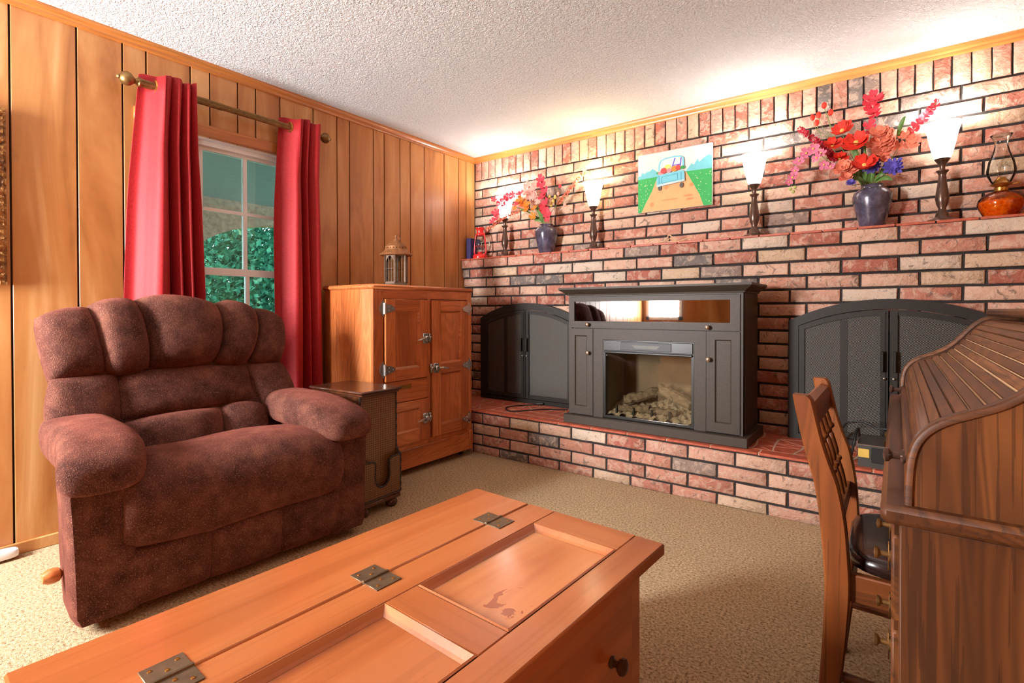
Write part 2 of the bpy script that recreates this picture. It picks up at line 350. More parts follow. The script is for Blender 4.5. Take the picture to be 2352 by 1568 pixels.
def mesh_of(m, mat, sharp=38):
    o = obj('tmp', m, mat, sharp=sharp); me = o.data; bpy.data.objects.remove(o); return me
def bez(p0, p1, p2, n=10):
    p0, p1, p2 = Vector(p0), Vector(p1), Vector(p2)
    return [p0 * (1 - t) ** 2 + p1 * 2 * t * (1 - t) + p2 * t * t for t in [i / n for i in range(n + 1)]]
def spline(pts, n=6):
    pts = [Vector(p) for p in pts]; out = []
    for i in range(len(pts) - 1):
        a, b, c, d = pts[max(i - 1, 0)], pts[i], pts[i + 1], pts[min(i + 2, len(pts) - 1)]
        for k in range(n):
            t = k / n; out.append(.5 * ((2 * b) + (c - a) * t + (2 * a - 5 * b + 4 * c - d) * t * t + (3 * b - 3 * c + d - a) * t ** 3))
    return out + [pts[-1]]

# ------------------------------------------------------------------ room shell
H = 2.44; XR = 3.80; YF = -5.0; HZ = .305      # room height, right wall, front wall, hearth brick top
struct('floor', M().box(-.15, XR + .15, YF - .15, .15, -.1, 0), 'carpet', sharp=0)
struct('ceiling', M().box(-.15, XR + .15, YF - .15, .15, H, H + .1), 'ceiling_paint', sharp=0)
WY0, WY1, WZ0, WZ1 = -2.56, -1.755, .56, 2.032      # window opening
wl = M()
for y0, y1, z0, z1 in ((YF, WY0, 0, H), (WY0, WY1, 0, WZ0), (WY0, WY1, WZ1, H), (WY1, 0.15, 0, H)):
    wl.box(-.14, -.012, y0, y1, z0, z1)
wall_left = struct('wall_left', wl, 'groove', sharp=0)
g0 = [-2.843, -2.664, -2.563, -2.357, -2.258, -2.106, -2.001, -1.849]
gr = sorted({round(g + 1.2225 * k, 3) for g in g0 for k in range(-2, 3) if YF < g + 1.2225 * k < -.06})
ed = [YF] + gr + [0.]
for a, b in zip(ed[:-1], ed[1:]):
    a2, b2 = a + .0036, b - .0036
    segs = []
    def cut(lo, hi, zs):       # split the plank's height where a window stands
        segs.append((lo, hi, zs))
    spans = [(a2, b2)]
    for (o0, o1, q0, q1) in ((WY0, WY1, WZ0, WZ1),):
        new = []
        for (p, q) in spans:
            if q <= o0 or p >= o1: new.append((p, q)); continue
            if p < o0: new.append((p, o0))
            if q > o1: new.append((o1, q))
            i0, i1 = max(p, o0), min(q, o1)
            segs += [(i0, i1, (0, q0)), (i0, i1, (q1, H))]
        spans = new
    segs += [(p, q, (0, H)) for p, q in spans]
    for p, q, (z0, z1) in segs:
        if q - p > .004: obj('plank', M().box(-.012, 0, p, q, z0, z1, .0015), 'panel', wall_left, sharp=0)
# back wall
wb = struct('wall_back', M().box(-.14, XR + .14, .006, .15, 0, H), 'mortar', sharp=0)
wr = struct('wall_right', M().box(XR, XR + .14, YF - .14, .15, 0, H), 'panel', sharp=0)
wf = M()
WF = (.06, .60, .92, 2.05)
for x0, x1, z0, z1 in ((-.14, WF[0], 0, H), (WF[0], WF[1], 0, WF[2]), (WF[0], WF[1], WF[3], H), (WF[1], XR, 0, H)):
    wf.box(x0, x1, YF - .14, YF, z0, z1)
struct('wall_front', wf, 'panel', sharp=0)

# bricks: four slightly different bodies, one mesh each, shared
BL, BH = .2475, .0670
def brick_mesh(seed, L=BL, Hh=BH, D=.05):
    rr = random.Random(seed); j = lambda a=.0016: rr.uniform(-a, a)
    b = .004; V = []; nx = 3
    xs = [0, L / 3 + j(.01), 2 * L / 3 + j(.01), L]
    back = [(x, 0, z) for z in (0, Hh) for x in (0, L)]
    rim = [(xs[i] + j(), -D + b, 0 + j()) for i in range(4)] + [(xs[3 - i] + j(), -D + b, Hh + j()) for i in range(4)]
    fr = [(min(max(x, b), L - b) + j(.001), -D + j(.0018), b if k < 4 else Hh - b) for k, (x, y, z) in enumerate(rim)]
    V = back + rim + fr; r0, f0 = 4, 12
    Fs = [(f0 + 0, f0 + 1, f0 + 6, f0 + 7), (f0 + 1, f0 + 2, f0 + 5, f0 + 6), (f0 + 2, f0 + 3, f0 + 4, f0 + 5)]
    for i in range(8): Fs.append((r0 + i, r0 + (i + 1) % 8, f0 + (i + 1) % 8, f0 + i))
    Fs += [(0, 1, r0 + 3, r0 + 2, r0 + 1, r0), (3, 2, r0 + 7, r0 + 6, r0 + 5, r0 + 4), (1, 3, r0 + 4, r0 + 3), (2, 0, r0, r0 + 7)]
    return mesh_of(M().add(V, Fs), 'brick', 50)
BM = [brick_mesh(i) for i in range(5)]
def course(parent, y, z, off, x1, x0=0., pitch=.2575, h=BH, d=.05, gap=.012, skip=None):
    x = off
    while x > x0: x -= pitch
    while x < x1 - .02:
        a, b = max(x, x0), min(x + pitch, x1)
        if b - a > .03 and not (skip and skip(a, b)):
            inst('brick', random.choice(BM), parent, (a + gap / 2, y + .05 - .001, z + random.uniform(-.0012, .0012)), ((b - a - gap) / BL, 1 + random.uniform(-.04, .03), h / BH))
        x += pitch
CP = .0811
for k in range(9):
    course(wb, -.004, 2.235 - CP * (k + 1) + .006, 0. if k % 2 == 0 else .0875, XR)
x = .012
while x < XR - .03:                # soldier course standing on end under the ceiling trim
    wdt = random.uniform(.068, .071)
    o = inst('brick', random.choice(BM), wb, (x, .045 - random.uniform(0, .004), H - .002), (.199 / BL, 1, wdt / BH), (0, R(90), 0)); x += .0768
# projecting chimney breast and brick shelf below the mantel tiles
YB = -.134
cb = struct('wall_chimney', M().box(0, XR, YB, .006, 0, 1.27).box(0, XR, -.166, .006, 1.352 + .006, 1.43).box(0, XR, -.150, .006, 1.27, 1.358).box(0, XR, -.182, .006, 1.43, 1.502), 'mortar', sharp=0)
course(cb, -.190, 1.4345, 0., XR); course(cb, -.175, 1.3535, .0875, XR); course(cb, -.158, 1.2725, 0., XR)
SCR = ((.22, 1.17), (2.575, 3.525))     # the two arched fire screens
hid = lambda a, b: any(a > s0 + .02 and b < s1 - .02 for s0, s1 in SCR)
for k in range(12):
    z = 1.1915 - CP * k
    sk = hid if z < .93 else None
    if z > HZ - .02: course(cb, YB - .008, z, .0875 if k % 2 == 0 else 0., XR, skip=sk)
tm = M()
ts = 2.585 - .1645 * 15; t_ = mesh_of(M().box(0, .158, -.195, .0, 0, .013, .002), 'terracotta')
mt = struct('trim_mantel', M().box(0, XR, -.186, .004, 1.500, 1.506), 'mortar', sharp=0)
x = ts - .1645
while x < XR - .05:
    a = max(x, 0); b = min(x + .158, XR)
    if b - a > .02: inst('tile', t_, mt, (a, random.uniform(-.001, .001), 1.5015), ((b - a) / .158, 1, 1))
    x += .1645
MZ = 1.5145
# raised hearth
YH = -.636
he = struct('hearth', M().box(0, XR, YH, YB, 0, HZ), 'mortar', sharp=0); tag(he, 'raised brick hearth with terracotta tiles along the fireplace wall', 'hearth')
for k in range(4):
    z = HZ - .0795 * (k + 1) + .002
    course(he, YH - .006, max(z, .001), .118 if k % 2 == 0 else .025, XR, pitch=.2524, h=BH if z > 0 else BH + z - .001)
obj('grout_bed', M().box(0, XR, -.645, YB, HZ, HZ + .0128), 'grout', he, sharp=0)
te = mesh_of(M().box(0, .24, -.652, -.575, HZ + .0005, HZ + .0150, .004), 'terracotta')
x = .06
while x < XR - .1: inst('edge_tile', te, he, (x, 0, 0), ((min(x + .245, XR) - x - .006) / .24, 1, 1)); x += .245
nx, ny = 34, 4; gp = {}
for i in range(nx + 1):
    for j in range(ny + 1):
        jx = random.uniform(-.036, .036) if 0 < i < nx else 0; jy = random.uniform(-.034, .034) if 0 < j < ny else 0
        gp[i, j] = (XR * i / nx + jx, -.57 + (-YB * -1 + .57) * j / ny + jy)
for i in range(nx):
    for j in range(ny):
        q = [gp[i, j], gp[i + 1, j], gp[i + 1, j + 1], gp[i, j + 1]]
        polys = [q] if random.random() < .45 else ([[q[0], q[1], q[2]], [q[0], q[2], q[3]]] if random.random() < .5 else [[q[0], q[1], q[3]], [q[1], q[2], q[3]]])
        for pl in polys:
            cx = sum(a for a, b in pl) / len(pl); cy = sum(b for a, b in pl) / len(pl)
            k = .90 if len(pl) == 4 else .84
            obj('tile', M().prism([(cx + (a - cx) * k, cy + (b - cy) * k) for a, b in pl], HZ + .002, HZ + .0140, lambda u, v, d: (u, v, d)), 'terracotta', he, sharp=0)
HT = HZ + .0145
# trims and baseboard
prof = [(0, 0), (.012, 0), (.016, .008), (.016, .016), (.024, .026), (.028, .04), (.028, .048), (0, .048)]
struct('trim_1', M().prism(prof, YF, 0, lambda u, v, d: (u, d, H - .048 + v)), 'trim_y')
struct('trim_2', M().prism(prof, 0, XR, lambda u, v, d: (d, -.006 - u, H - .048 + v)), 'trim_x')
struct('baseboard_left', M().box(0, .014, YF, -.64, 0, .052, .003), 'panel')

# ------------------------------------------------------------------ window 1 and porch beyond it
wn = struct('window_1', M().box(-.14, -.0125, WY0, WY0 + .012, WZ0, WZ1).box(-.14, -.0125, WY1 - .012, WY1, WZ0, WZ1).box(-.14, -.0125, WY0, WY1, WZ1 - .008, WZ1).box(-.14, -.0125, WY0, WY1, WZ0, WZ0 + .012), 'white_paint', sharp=0)
XG = -.075; ya, yb = WY0 + .012, WY1 - .012
fr = M()
fr.box(XG - .03, XG + .03, ya, ya + .026, WZ0, WZ1).box(XG - .03, XG + .03, yb - .026, yb, WZ0, WZ1).box(XG - .03, XG + .03, ya, yb, WZ1 - .034, WZ1 - .006).box(XG - .03, XG + .03, ya, yb, WZ0 + .01, WZ0 + .05)
obj('window_frame', fr, 'white_paint', wn, sharp=0)
zt, zm_, zb_ = WZ1 - .034, 1.298, WZ0 + .05
def sash(x, z0, z1, rail_lo, rail_hi):
    s = obj('sash', M().box(x - .014, x + .014, ya + .02, yb - .02, z0, z0 + rail_lo).box(x - .014, x + .014, ya + .02, yb - .02, z1 - rail_hi, z1).box(x - .014, x + .014, ya + .02, ya + .045, z0, z1).box(x - .014, x + .014, yb - .045, yb - .02, z0, z1), 'white_paint', wn, sharp=0)
    for y in (-2.278, -2.030): obj('muntin', M().box(x - .010, x + .012, y - .011, y + .011, z0 + rail_lo, z1 - rail_hi), 'white_paint', s, sharp=0)
    zc = (z0 + rail_lo + z1 - rail_hi) / 2
    obj('muntin', M().box(x - .010, x + .011, ya + .03, yb - .03, zc - .010, zc + .010), 'white_paint', s, sharp=0)
    ys = [ya + .03, -2.278, -2.030, yb - .03]
    for y0, y1 in zip(ys[:-1], ys[1:]):
        for q0, q1 in ((z0 + rail_lo, zc), (zc, z1 - rail_hi)):
            obj('pane', M().box(x - .002, x + .002, y0, y1, q0, q1), 'window_glass', s, sharp=0)
sash(XG - .012, 1.278, zt + .004, .036, .022); sash(XG + .012, zb_, 1.304, .04, .034)
cs = M()
obj('casing', M().box(-.001, .014, WY0 - .06, WY1 + .06, WZ1, WZ1 + .064, .003), 'trim_y', wn); obj('casing', M().box(-.001, .014, WY0 - .06, WY0, WZ0, WZ1, .003), 'trim_y', wn); obj('casing', M().box(-.001, .014, WY1, WY1 + .06, WZ0, WZ1, .003), 'trim_y', wn)
obj('window_sill', M().box(-.03, .05, WY0 - .07, WY1 + .07, WZ0 - .025, WZ0, .004), 'trim_y', wn)
# the window behind the camera, mirrored in the stove's glass
fm = M(); q = WF
for a0, a1, z0, z1 in ((q[0], q[0] + .05, q[2], q[3]), (q[1] - .05, q[1], q[2], q[3]), (q[0], q[1], q[2], q[2] + .05), (q[0], q[1], q[3] - .05, q[3]), (q[0], q[1], (q[2] + q[3]) / 2 - .02, (q[2] + q[3]) / 2 + .02)): fm.box(a0, a1, YF - .0, YF + .014, z0, z1)
struct('window_2', fm, 'white_paint', sharp=0)
# porch
struct('porch_ceiling', M().box(-3.0, -.14, -6, 4, 2.32, 2.38), 'teal_board', sharp=0)
for k in range(14):
    pass
struct('porch_floor', M().box(-3.1, -.14, -6, 6, -.2, -.1), 'grout', sharp=0); struct('ground_lawn', M().box(-30, -3.1, -20, 30, -.3, -.2), 'lawn', sharp=0)
pw = M(); n = 24
for yc in (-3.35, .05, 3.45):
    y0, y1 = yc - 1.7, yc + 1.7; cyc = yc
    arc = [(cyc + 1.35 * math.cos(t), 1.46 + .66 * math.sin(t)) for t in [math.pi * i / n for i in range(n + 1)]]
    outer = [(y1, -.1), (cyc + 1.35, -.1)] + arc + [(cyc - 1.35, -.1), (y0, -.1), (y0, 2.4), (y1, 2.4)]
    # strips above the arch and the two piers
    for (a, b) in zip(arc[:-1], arc[1:]): pw.prism([(a[0], a[1]), (b[0], b[1]), (b[0], 2.4), (a[0], 2.4)], -3.25, -2.98, lambda u, v, d: (d, u, v))
    pw.box(-3.25, -2.98, y0, cyc - 1.35, -.1, 2.4).box(-3.25, -2.98, cyc + 1.35, y1, -.1, 2.4)
struct('porch_arches', pw, 'porch_brick', sharp=0)
def tree(name, label, loc, rad, h, nl, seed, group='trees and shrubs beyond the porch'):
    rr = random.Random(seed); t = thing(name, label, 'tree', loc, 0, group); L = Vector(loc)
    obj('trunk', M().tube([L, L + Vector((.05, .03, h * .4)), L + Vector((0, 0, h * .75))], [.09 * rad, .07 * rad, .02 * rad], 8), 'bark', t)
    m = M()
    for _ in range(nl):
        u = Vector((rr.gauss(0, 1), rr.gauss(0, 1), rr.gauss(0, 1))).normalized() * (rr.random() ** .45)
        c = L + Vector((u.x * rad, u.y * rad, h * .52 + u.z * h * .52)); a = Vector((rr.gauss(0, 1), rr.gauss(0, 1), rr.gauss(0, 1))).normalized(); b = a.orthogonal().normalized(); s_ = rr.uniform(.04, .08)
        m.add([c - a * s_, c - b * s_ * .5 + a * s_ * .1, c + a * s_, c + b * s_ * .5 + a * s_ * .1], [(0, 1, 2, 3)])
    f = obj('foliage', m, 'tree_leaf', t, sharp=0, recalc=False); f['kind'] = 'stuff'
tree('maple_tree', 'tall leafy tree outside beyond the porch arch', (-6.1, .9, -.2), 1.35, 3.4, 8200, 1)
tree('laurel_shrub', 'round leafy shrub growing close to the porch arch', (-4.7, 2.9, -.2), .95, 2.1, 4200, 2)
tree('holly_shrub', 'low dense shrub under the tall tree outside', (-4.15, .1, -.2), .55, 1.25, 2600, 3)
tree('oak_tree', 'broad tree far back on the lawn outside', (-10.5, 2.8, -.2), 2.4, 5.2, 9500, 4)
tree('dogwood_tree', 'slender tree beside the broad tree on the lawn', (-7.4, 5.4, -.2), 1.5, 4.0, 5000, 5)

# ------------------------------------------------------------------ curtains and rod
RX, RZ = .085, 2.192
rod = thing('curtain_rod', 'fluted antique gold curtain rod with ball finials above the window', 'curtain rod', (RX, -2.12, RZ))
N = 18
def fluted(y0, y1, r):
    m = M(); V = []
    for y in (y0, y1):
        for i in range(2 * N):
            t = math.pi * i / N; rr = r * (1.0 if i % 2 else .90); V.append((RX + rr * math.cos(t), y, RZ + rr * math.sin(t)))
    n2 = 2 * N
    return m.add(V, [(i, (i + 1) % n2, n2 + (i + 1) % n2, n2 + i) for i in range(n2)] + [tuple(range(n2)), tuple(range(n2, 2 * n2))])
obj('pole', fluted(-2.616, -2.23, .0195), 'old_brass', rod, sharp=20); obj('pole', fluted(-2.23, -1.645, .0175), 'old_brass', rod, sharp=20)
for sgn, y in ((-1, -2.616), (1, -1.645)):
    pr = [(0, -.002), (.022, 0), (.024, .008), (.016, .014), (.012, .022), (.018, .030), (.030, .042), (.034, .056), (.030, .072), (.018, .083), (.010, .086), (.011, .092), (.006, .098), (0, .099)]
    obj('finial', M().lathe([(r, sgn * h) for r, h in pr], (RX, y, RZ), 20, 'y'), 'old_brass', rod)
for y in (-2.46, -1.73): obj('bracket', M().box(0, RX, y - .008, y + .008, RZ - .03, RZ - .018).box(0, .008, y - .015, y + .015, RZ - .06, RZ + .02), 'old_brass', rod)
def curtain(label, edges, wave, grom):
    # edges: [(z, y_left, y_right)], wave: [(s, depth)] control points across the cloth
    t = thing('curtain', label, 'curtain', (RX, (edges[0][1] + edges[0][2]) / 2, .02), 0, 'red curtains')
    wv = spline([(s_, d, 0) for s_, d in wave], 10); NS = len(wv) - 1; NZ = 26; V = []; Fs = []
    ztop, zbot = edges[0][0], edges[-1][0]
    for j in range(NZ + 1):
        z = ztop + (zbot - ztop) * j / NZ
        for (za, a0, a1), (zb, b0, b1) in zip(edges[:-1], edges[1:]):
            if za >= z >= zb - 1e-6: k = (za - z) / (za - zb); l, r_ = a0 + (b0 - a0) * k, a1 + (b1 - a1) * k; break
        am = .62 + .38 * min(1, (ztop - z) / .5); tp = max(0, 1 - (ztop - z) / .35)
        for p in wv: V.append((RX + .004 + p.y * am * (1 - .5 * tp * (p.x > .4)) + .050 * tp * min(1, max(0, (p.x - .28) / .15)), l + (r_ - l) * p.x + .004 * math.sin(3 * z + 9 * p.x), z + (.008 * math.sin(p.x * 14) if j == 0 else 0)))
    w_ = NS + 1; o = obj('cloth', M().add(V, [(j * w_ + i, j * w_ + i + 1, (j + 1) * w_ + i + 1, (j + 1) * w_ + i) for j in range(NZ) for i in range(NS)]), 'curtain_red', t, sharp=0)
    o.data.polygons.foreach_set('use_smooth', [True] * len(o.data.polygons))
    md = o.modifiers.new('hem', 'SOLIDIFY'); md.thickness = .003
    for y in grom:
        m = M(); pts = [(RX + .026 * math.cos(a) * .8, y + .006 * math.cos(a), RZ + .028 * math.sin(a)) for a in [2 * math.pi * i / 20 for i in range(20)]]
        obj('grommet', m.tube(pts, .0065, 6, True), 'brass', t)
    return t
curtain('red grommet curtain hanging on the side of the window away from the fireplace', [(2.245, -2.614, -2.385), (1.6, -2.655, -2.355), (1.12, -2.675, -2.335), (.03, -2.69, -2.315)],
        [(0, -.062), (.12, -.058), (.20, -.03), (.25, .0), (.32, .04), (.40, .048), (.50, .01), (.55, -.05), (.60, .0), (.655, .042), (.70, .0), (.73, -.05), (.77, .0), (.82, .04), (.86, .0), (.89, -.05), (.93, -.01), (1.0, .03)], (-2.555, -2.42))
curtain('red grommet curtain hanging between the window and the icebox cabinet', [(2.245, -1.888, -1.652), (1.6, -1.905, -1.632), (1.12, -1.905, -1.622), (.03, -1.91, -1.605)],
        [(0, -.062), (.10, -.056), (.17, -.03), (.22, .0), (.30, .042), (.42, .035), (.49, .0), (.53, -.05), (.58, .0), (.62, .035), (.66, .0), (.69, -.045), (.74, .0), (.86, .035), (.94, .02), (1.0, -.03)], (-1.835, -1.68))

# ------------------------------------------------------------------ recliner
rc = thing('recliner', 'large mauve brown chenille recliner with tufted back and padded arms', 'armchair', (.62, -2.525, 0))
def bx_(z): return .43 - .33 * (z - .55)       # front plane of the back, leaning
def bp(a, b):                                   # crop pixel -> point on the leaning back plane
    px, py = 60 + a / 3.564, 660 + b / 3.564; x = .35
    for _ in range(8): p = onx(px, py, x); x = bx_(p.z)
    return onx(px, py, x)
NRM = Vector((1, 0, .33)).normalized()
def cushion(parent, pts, bulge, e=4, pad=.005, back=.10, mat='chenille', nrm=NRM, name='back_cushion', pleat=0.):
    # pts: tl, top, tr, right, br, bottom, bl, left
    P = [Vector(p) for p in pts]; c = sum(P, Vector()) / 8
    P = [p + (p - c).normalized() * pad for p in P]; N_ = 14; V = []; Fs = []
    def S(s, t):
        (tl, t_, tr, r_, br, b_, bl, l_) = P
        a, b = s, t
        return (tl * (.25 * (1 - a) * (1 + b) * (-a + b - 1)) + tr * (.25 * (1 + a) * (1 + b) * (a + b - 1)) + br * (.25 * (1 + a) * (1 - b) * (a - b - 1)) + bl * (.25 * (1 - a) * (1 - b) * (-a - b - 1))
                + t_ * (.5 * (1 - a * a) * (1 + b)) + b_ * (.5 * (1 - a * a) * (1 - b)) + l_ * (.5 * (1 - b * b) * (1 - a)) + r_ * (.5 * (1 - b * b) * (1 + a)))
    for j in range(N_ + 1):
        t = -math.cos(math.pi * j / N_)
        for i in range(N_ + 1):
            s = -math.cos(math.pi * i / N_)
            h = max(0, (1 - abs(s) ** e) * (1 - abs(t) ** e)) ** .5
            wr = pleat * math.sin(s * 17 + t * 4) * max(0, abs(t) - .4) * h
            V.append(S(s, t) + nrm * ((bulge + wr) * h))
    w_ = N_ + 1; nf = len(V)
    Fs = [(j * w_ + i, j * w_ + i + 1, (j + 1) * w_ + i + 1, (j + 1) * w_ + i) for j in range(N_) for i in range(N_)]
    bd = [i for i in range(N_)] + [j * w_ + N_ for j in range(N_)] + [N_ * w_ + i for i in range(N_, 0, -1)] + [j * w_ for j in range(N_, 0, -1)]
    for k in bd: V.append(V[k] - nrm * back + (c - V[k]) * .12)
    m_ = len(bd)
    for k in range(m_): Fs.append((bd[k], bd[(k + 1) % m_], nf + (k + 1) % m_, nf + k))
    Fs.append(tuple(range(nf, nf + m_)))
    return obj(name, M().add(V, Fs), mat, parent, sharp=60)
def q8(*a): return [bp(*p) for p in a]
cushion(rc, q8((75, 265), (280, 190), (495, 175), (585, 440), (640, 690), (430, 730), (195, 755), (125, 500)), .085, back=.09)
cushion(rc, q8((505, 160), (680, 108), (862, 118), (960, 380), (995, 660), (790, 722), (648, 690), (570, 420)), .11, back=.09)
cushion(rc, q8((865, 118), (1180, 78), (1540, 148), (1585, 390), (1512, 612), (1260, 652), (1000, 655), (960, 400)), .12, back=.09)
cushion(rc, q8((1540, 140), (1670, 122), (1825, 190), (1868, 370), (1790, 615), (1670, 642), (1520, 608), (1578, 380)), .10, back=.09)
cushion(rc, q8((1825, 185), (1950, 195), (2075, 265), (2095, 420), (2075, 600), (1940, 625), (1795, 615), (1862, 400)), .075, back=.09)
cushion(rc, q8((200, 755), (450, 735), (730, 722), (755, 900), (760, 1095), (450, 1190), (185, 1200), (165, 970)), .055)
cushion(rc, q8((735, 725), (1250, 660), (1800, 640), (1830, 770), (1870, 915), (1300, 1010), (762, 1095), (750, 900)), .05)
cushion(rc, q8((1795, 640), (1930, 625), (2075, 615), (2160, 760), (2200, 900), (2080, 950), (1940, 1000), (1850, 800)), .05)
cushion(rc, q8((700, 1150), (1100, 1045), (1580, 985), (1600, 1130), (1600, 1330), (1300, 1420), (950, 1500), (800, 1330)), .085)
cushion(rc, q8((1580, 985), (1760, 940), (1935, 965), (1960, 1110), (1960, 1270), (1780, 1300), (1600, 1330), (1595, 1150)), .075)
ol = [bp(*p) for p in ((110, 300), (300, 215), (680, 145), (1180, 115), (1660, 160), (1930, 220), (2050, 300), (2060, 600), (2150, 800), (2150, 950), (1940, 1250), (950, 1400), (250, 1180), (200, 980), (230, 760))]
m = M(); nn = len(ol); m.add([p + NRM * .01 for p in ol] + [p - NRM * .10 for p in ol], [tuple(range(nn)), tuple(range(nn, 2 * nn))] + [(i, (i + 1) % nn, nn + (i + 1) % nn, nn + i) for i in range(nn)])
obj('back_shell', m, 'chenille', rc)
# seat cushion: one profile swept across, thinning a little at both ends
YC = -2.525
TURN = Matrix.Translation((.62, YC, 0)) @ Matrix.Rotation(R(-3.2), 4, 'Z') @ Matrix.Translation((-.62, -YC, 0))      # the chair stands slightly turned
sp = [(.36, .42), (.45, .47), (.60, .505), (.76, .528), (.88, .532), (.97, .512), (1.03, .462), (1.055, .40), (1.05, .32), (1.025, .255), (.985, .222), (.93, .215), (.80, .22), (.5, .25), (.36, .30)]
V = []; NS = 22; k_ = len(sp)
for i in range(NS + 1):
    u = -math.cos(math.pi * i / NS); y = YC + .412 * u; sh = (1 - abs(u) ** 6) ** .5
    for x, z in sp: V.append((.70 + (x - .70) * (.93 + .07 * sh), y, .36 + (z - .36) * (.78 + .22 * sh) + .006 * math.sin(u * 5) * sh))
Fs = [(i * k_ + a, i * k_ + (a + 1) % k_, (i + 1) * k_ + (a + 1) % k_, (i + 1) * k_ + a) for i in range(NS) for a in range(k_)] + [tuple(range(k_)), tuple(range(NS * k_, NS * k_ + k_))]
obj('seat_cushion', M().add(V, Fs).xf(TURN), 'chenille', rc, sharp=70)
# footrest: three tufted panels
for a, b in ((-2.935, -2.66), (-2.66, -2.385), (-2.385, -2.11)):
    mid = (a + b) / 2; x = .985; z0, z1 = .035, .235
    cushion(rc, [TURN @ Vector(p) for p in ((x, a, z1), (x, mid, z1), (x, b, z1), (x - .004, b, .13), (x - .02, b, z0), (x - .02, mid, z0), (x - .02, a, z0), (x - .004, a, .13))], .03, nrm=Vector((1, 0, 0)), name='footrest_panel', back=.05)
for sgn in (-1, 1):
    yo = lambda v: YC + sgn * v
    # arm body: upright shaped panel, its front edge tapering outward at the foot
    pf = [(.365, .03), (.37, .20), (.375, .40), (.385, .53), (.545, .53), (.562, .47), (.556, .38), (.550, .25), (.545, .06), (.530, .03)]
    V = []; xs = [.30, .80, .955, .99, 1.003]; ins = [1, 1, 1, .97, .86]; kk = len(pf)
    for x, q in zip(xs, ins):
        for v, z in pf: V.append((x, yo(.385 + (.475 + (v - .475) * q - .385) * min(1, .55 + .45 * (x - .30) / .55)), .3 + (z - .3) * (q if q > .9 else .97)))
    Fs = [(i * kk + a, i * kk + (a + 1) % kk, (i + 1) * kk + (a + 1) % kk, (i + 1) * kk + a) for i in range(len(xs) - 1) for a in range(kk)] + [tuple(range(kk)), tuple(range(4 * kk, 5 * kk))]
    obj('arm_panel', M().add(V, Fs).xf(TURN), 'chenille', rc, sharp=50)
    # padded arm top, drooping over the front
    def droop(p):
        k = max(0., (p.x - .05) / .33); v = p.y * sgn                     # v > 0: outer side
        wd = (.098 + .110 * min(1.1, k) ** 3) if v > 0 else (.135 + .02 * min(1, k))
        dn = min(0, p.z / .085)
        return Vector((p.x + .020 * k * k * -dn + .0035 * math.sin(p.y * 150) * max(0, k - .6) * (1 if p.z < .03 else 0), sgn * v * wd / .15, p.z * (1 + .06 * k) - .046 * k * k + .006 * (1 - min(1, k))))
    obj('arm_pad', M().sup((.645, yo(.455), .560), (.392, .15, .085), 3.2, 52, 28, droop).xf(TURN), 'chenille', rc, sharp=80)
obj('base', M().box(.25, .93, YC - .42, YC + .42, .02, .26, .01).xf(TURN), 'chenille', rc)
hd = M().lathe([(0, -.03), (.016, -.028), (.024, -.015), (.026, 0), (.022, .016), (.010, .024), (.008, .05), (0, .05)], (.80, -3.105, .170), 16, 'y')
obj('recline_knob', hd, 'oak_y', rc, label='round wooden knob of the recline lever')
obj('lever', M().tube([(.80, -3.075, .170), (.78, -3.05, .165), (.70, -3.0, .15)], .008), 'iron', rc)

# ------------------------------------------------------------------ side table
sd = thing('side_table', 'dark wood and woven leather side table with magazine pocket beside recliner', 'side table', (.695, -1.812, 0), R(2))
L_ = dict(local=True)
hx, hy = .225, .140
obj('table_top', M().box(-hx, hx, -hy, hy, .636, .650, .006).box(-hx + .012, hx - .012, -hy + .012, hy - .012, .622, .638, .004), 'dark_top_y', sd, **L_)
obj('body', M().box(-hx + .03, hx - .035, -hy + .022, hy - .022, .07, .624, .003), 'wicker', sd, **L_)
obj('side_panel', M().box(-hx + .06, hx - .07, -hy + .016, -hy + .024, .10, .59, .004), 'green_leather', sd, **L_)
for s_ in (-1, 1): obj('side_frame', M().box(-hx + .03, -hx + .055, s_ * (hy - .022) - .006, s_ * (hy - .022) + .006, .07, .622, .002).box(hx - .065, hx - .035, s_ * (hy - .022) - .006, s_ * (hy - .022) + .006, .07, .622, .002).box(-hx + .03, hx - .035, s_ * (hy - .022) - .006, s_ * (hy - .022) + .006, .592, .622, .002), 'dark_top_y', sd, **L_)
obj('base_moulding', M().box(-hx + .012, hx - .005, -hy + .008, hy - .008, .046, .074, .008), 'dark_top_y', sd, **L_)
for a in (-1, 1):
    for b in (-1, 1): obj('bun_foot', M().lathe([(0, 0), (.022, 0), (.031, .010), (.033, .024), (.028, .040), (.02, .048), (0, .048)], (a * (hx - .045), b * (hy - .045), 0), 16), 'dark_top_y', sd, **L_)
# pocket with a U shaped cut
pk = [(-.125, .075), (.125, .075), (.125, .285), (.055, .275), (.048, .25), (.050, .20), (.040, .158), (.016, .138), (-.016, .138), (-.040, .158), (-.050, .20), (-.048, .25), (-.055, .275), (-.125, .285)]
po = obj('magazine_pocket', M().prism(pk, hx - .012, hx - .004, lambda u, v, d: (d, u, v)), 'wicker', sd, local=True)
obj('pocket_floor', M().box(hx - .04, hx - .008, -.124, .124, .074, .082), 'wicker', sd, **L_)
def rope(pts, parent, r=.0055):
    pts = spline(pts, 8); d = []
    rr = [r * (1 + .3 * math.sin(i * 2.2)) for i in range(len(pts))]
    return obj('rope_trim', M().tube(pts, rr, 6), 'rope_black', parent, local=True)
rope([(hx - .006, u, v) for u, v in pk[2:]], po); rope([(hx - .006, .125, .285), (hx - .006, .125, .18), (hx - .006, .125, .08)], po); rope([(hx - .006, -.122, .084), (hx - .006, 0, .084), (hx - .006, .122, .084)], po)
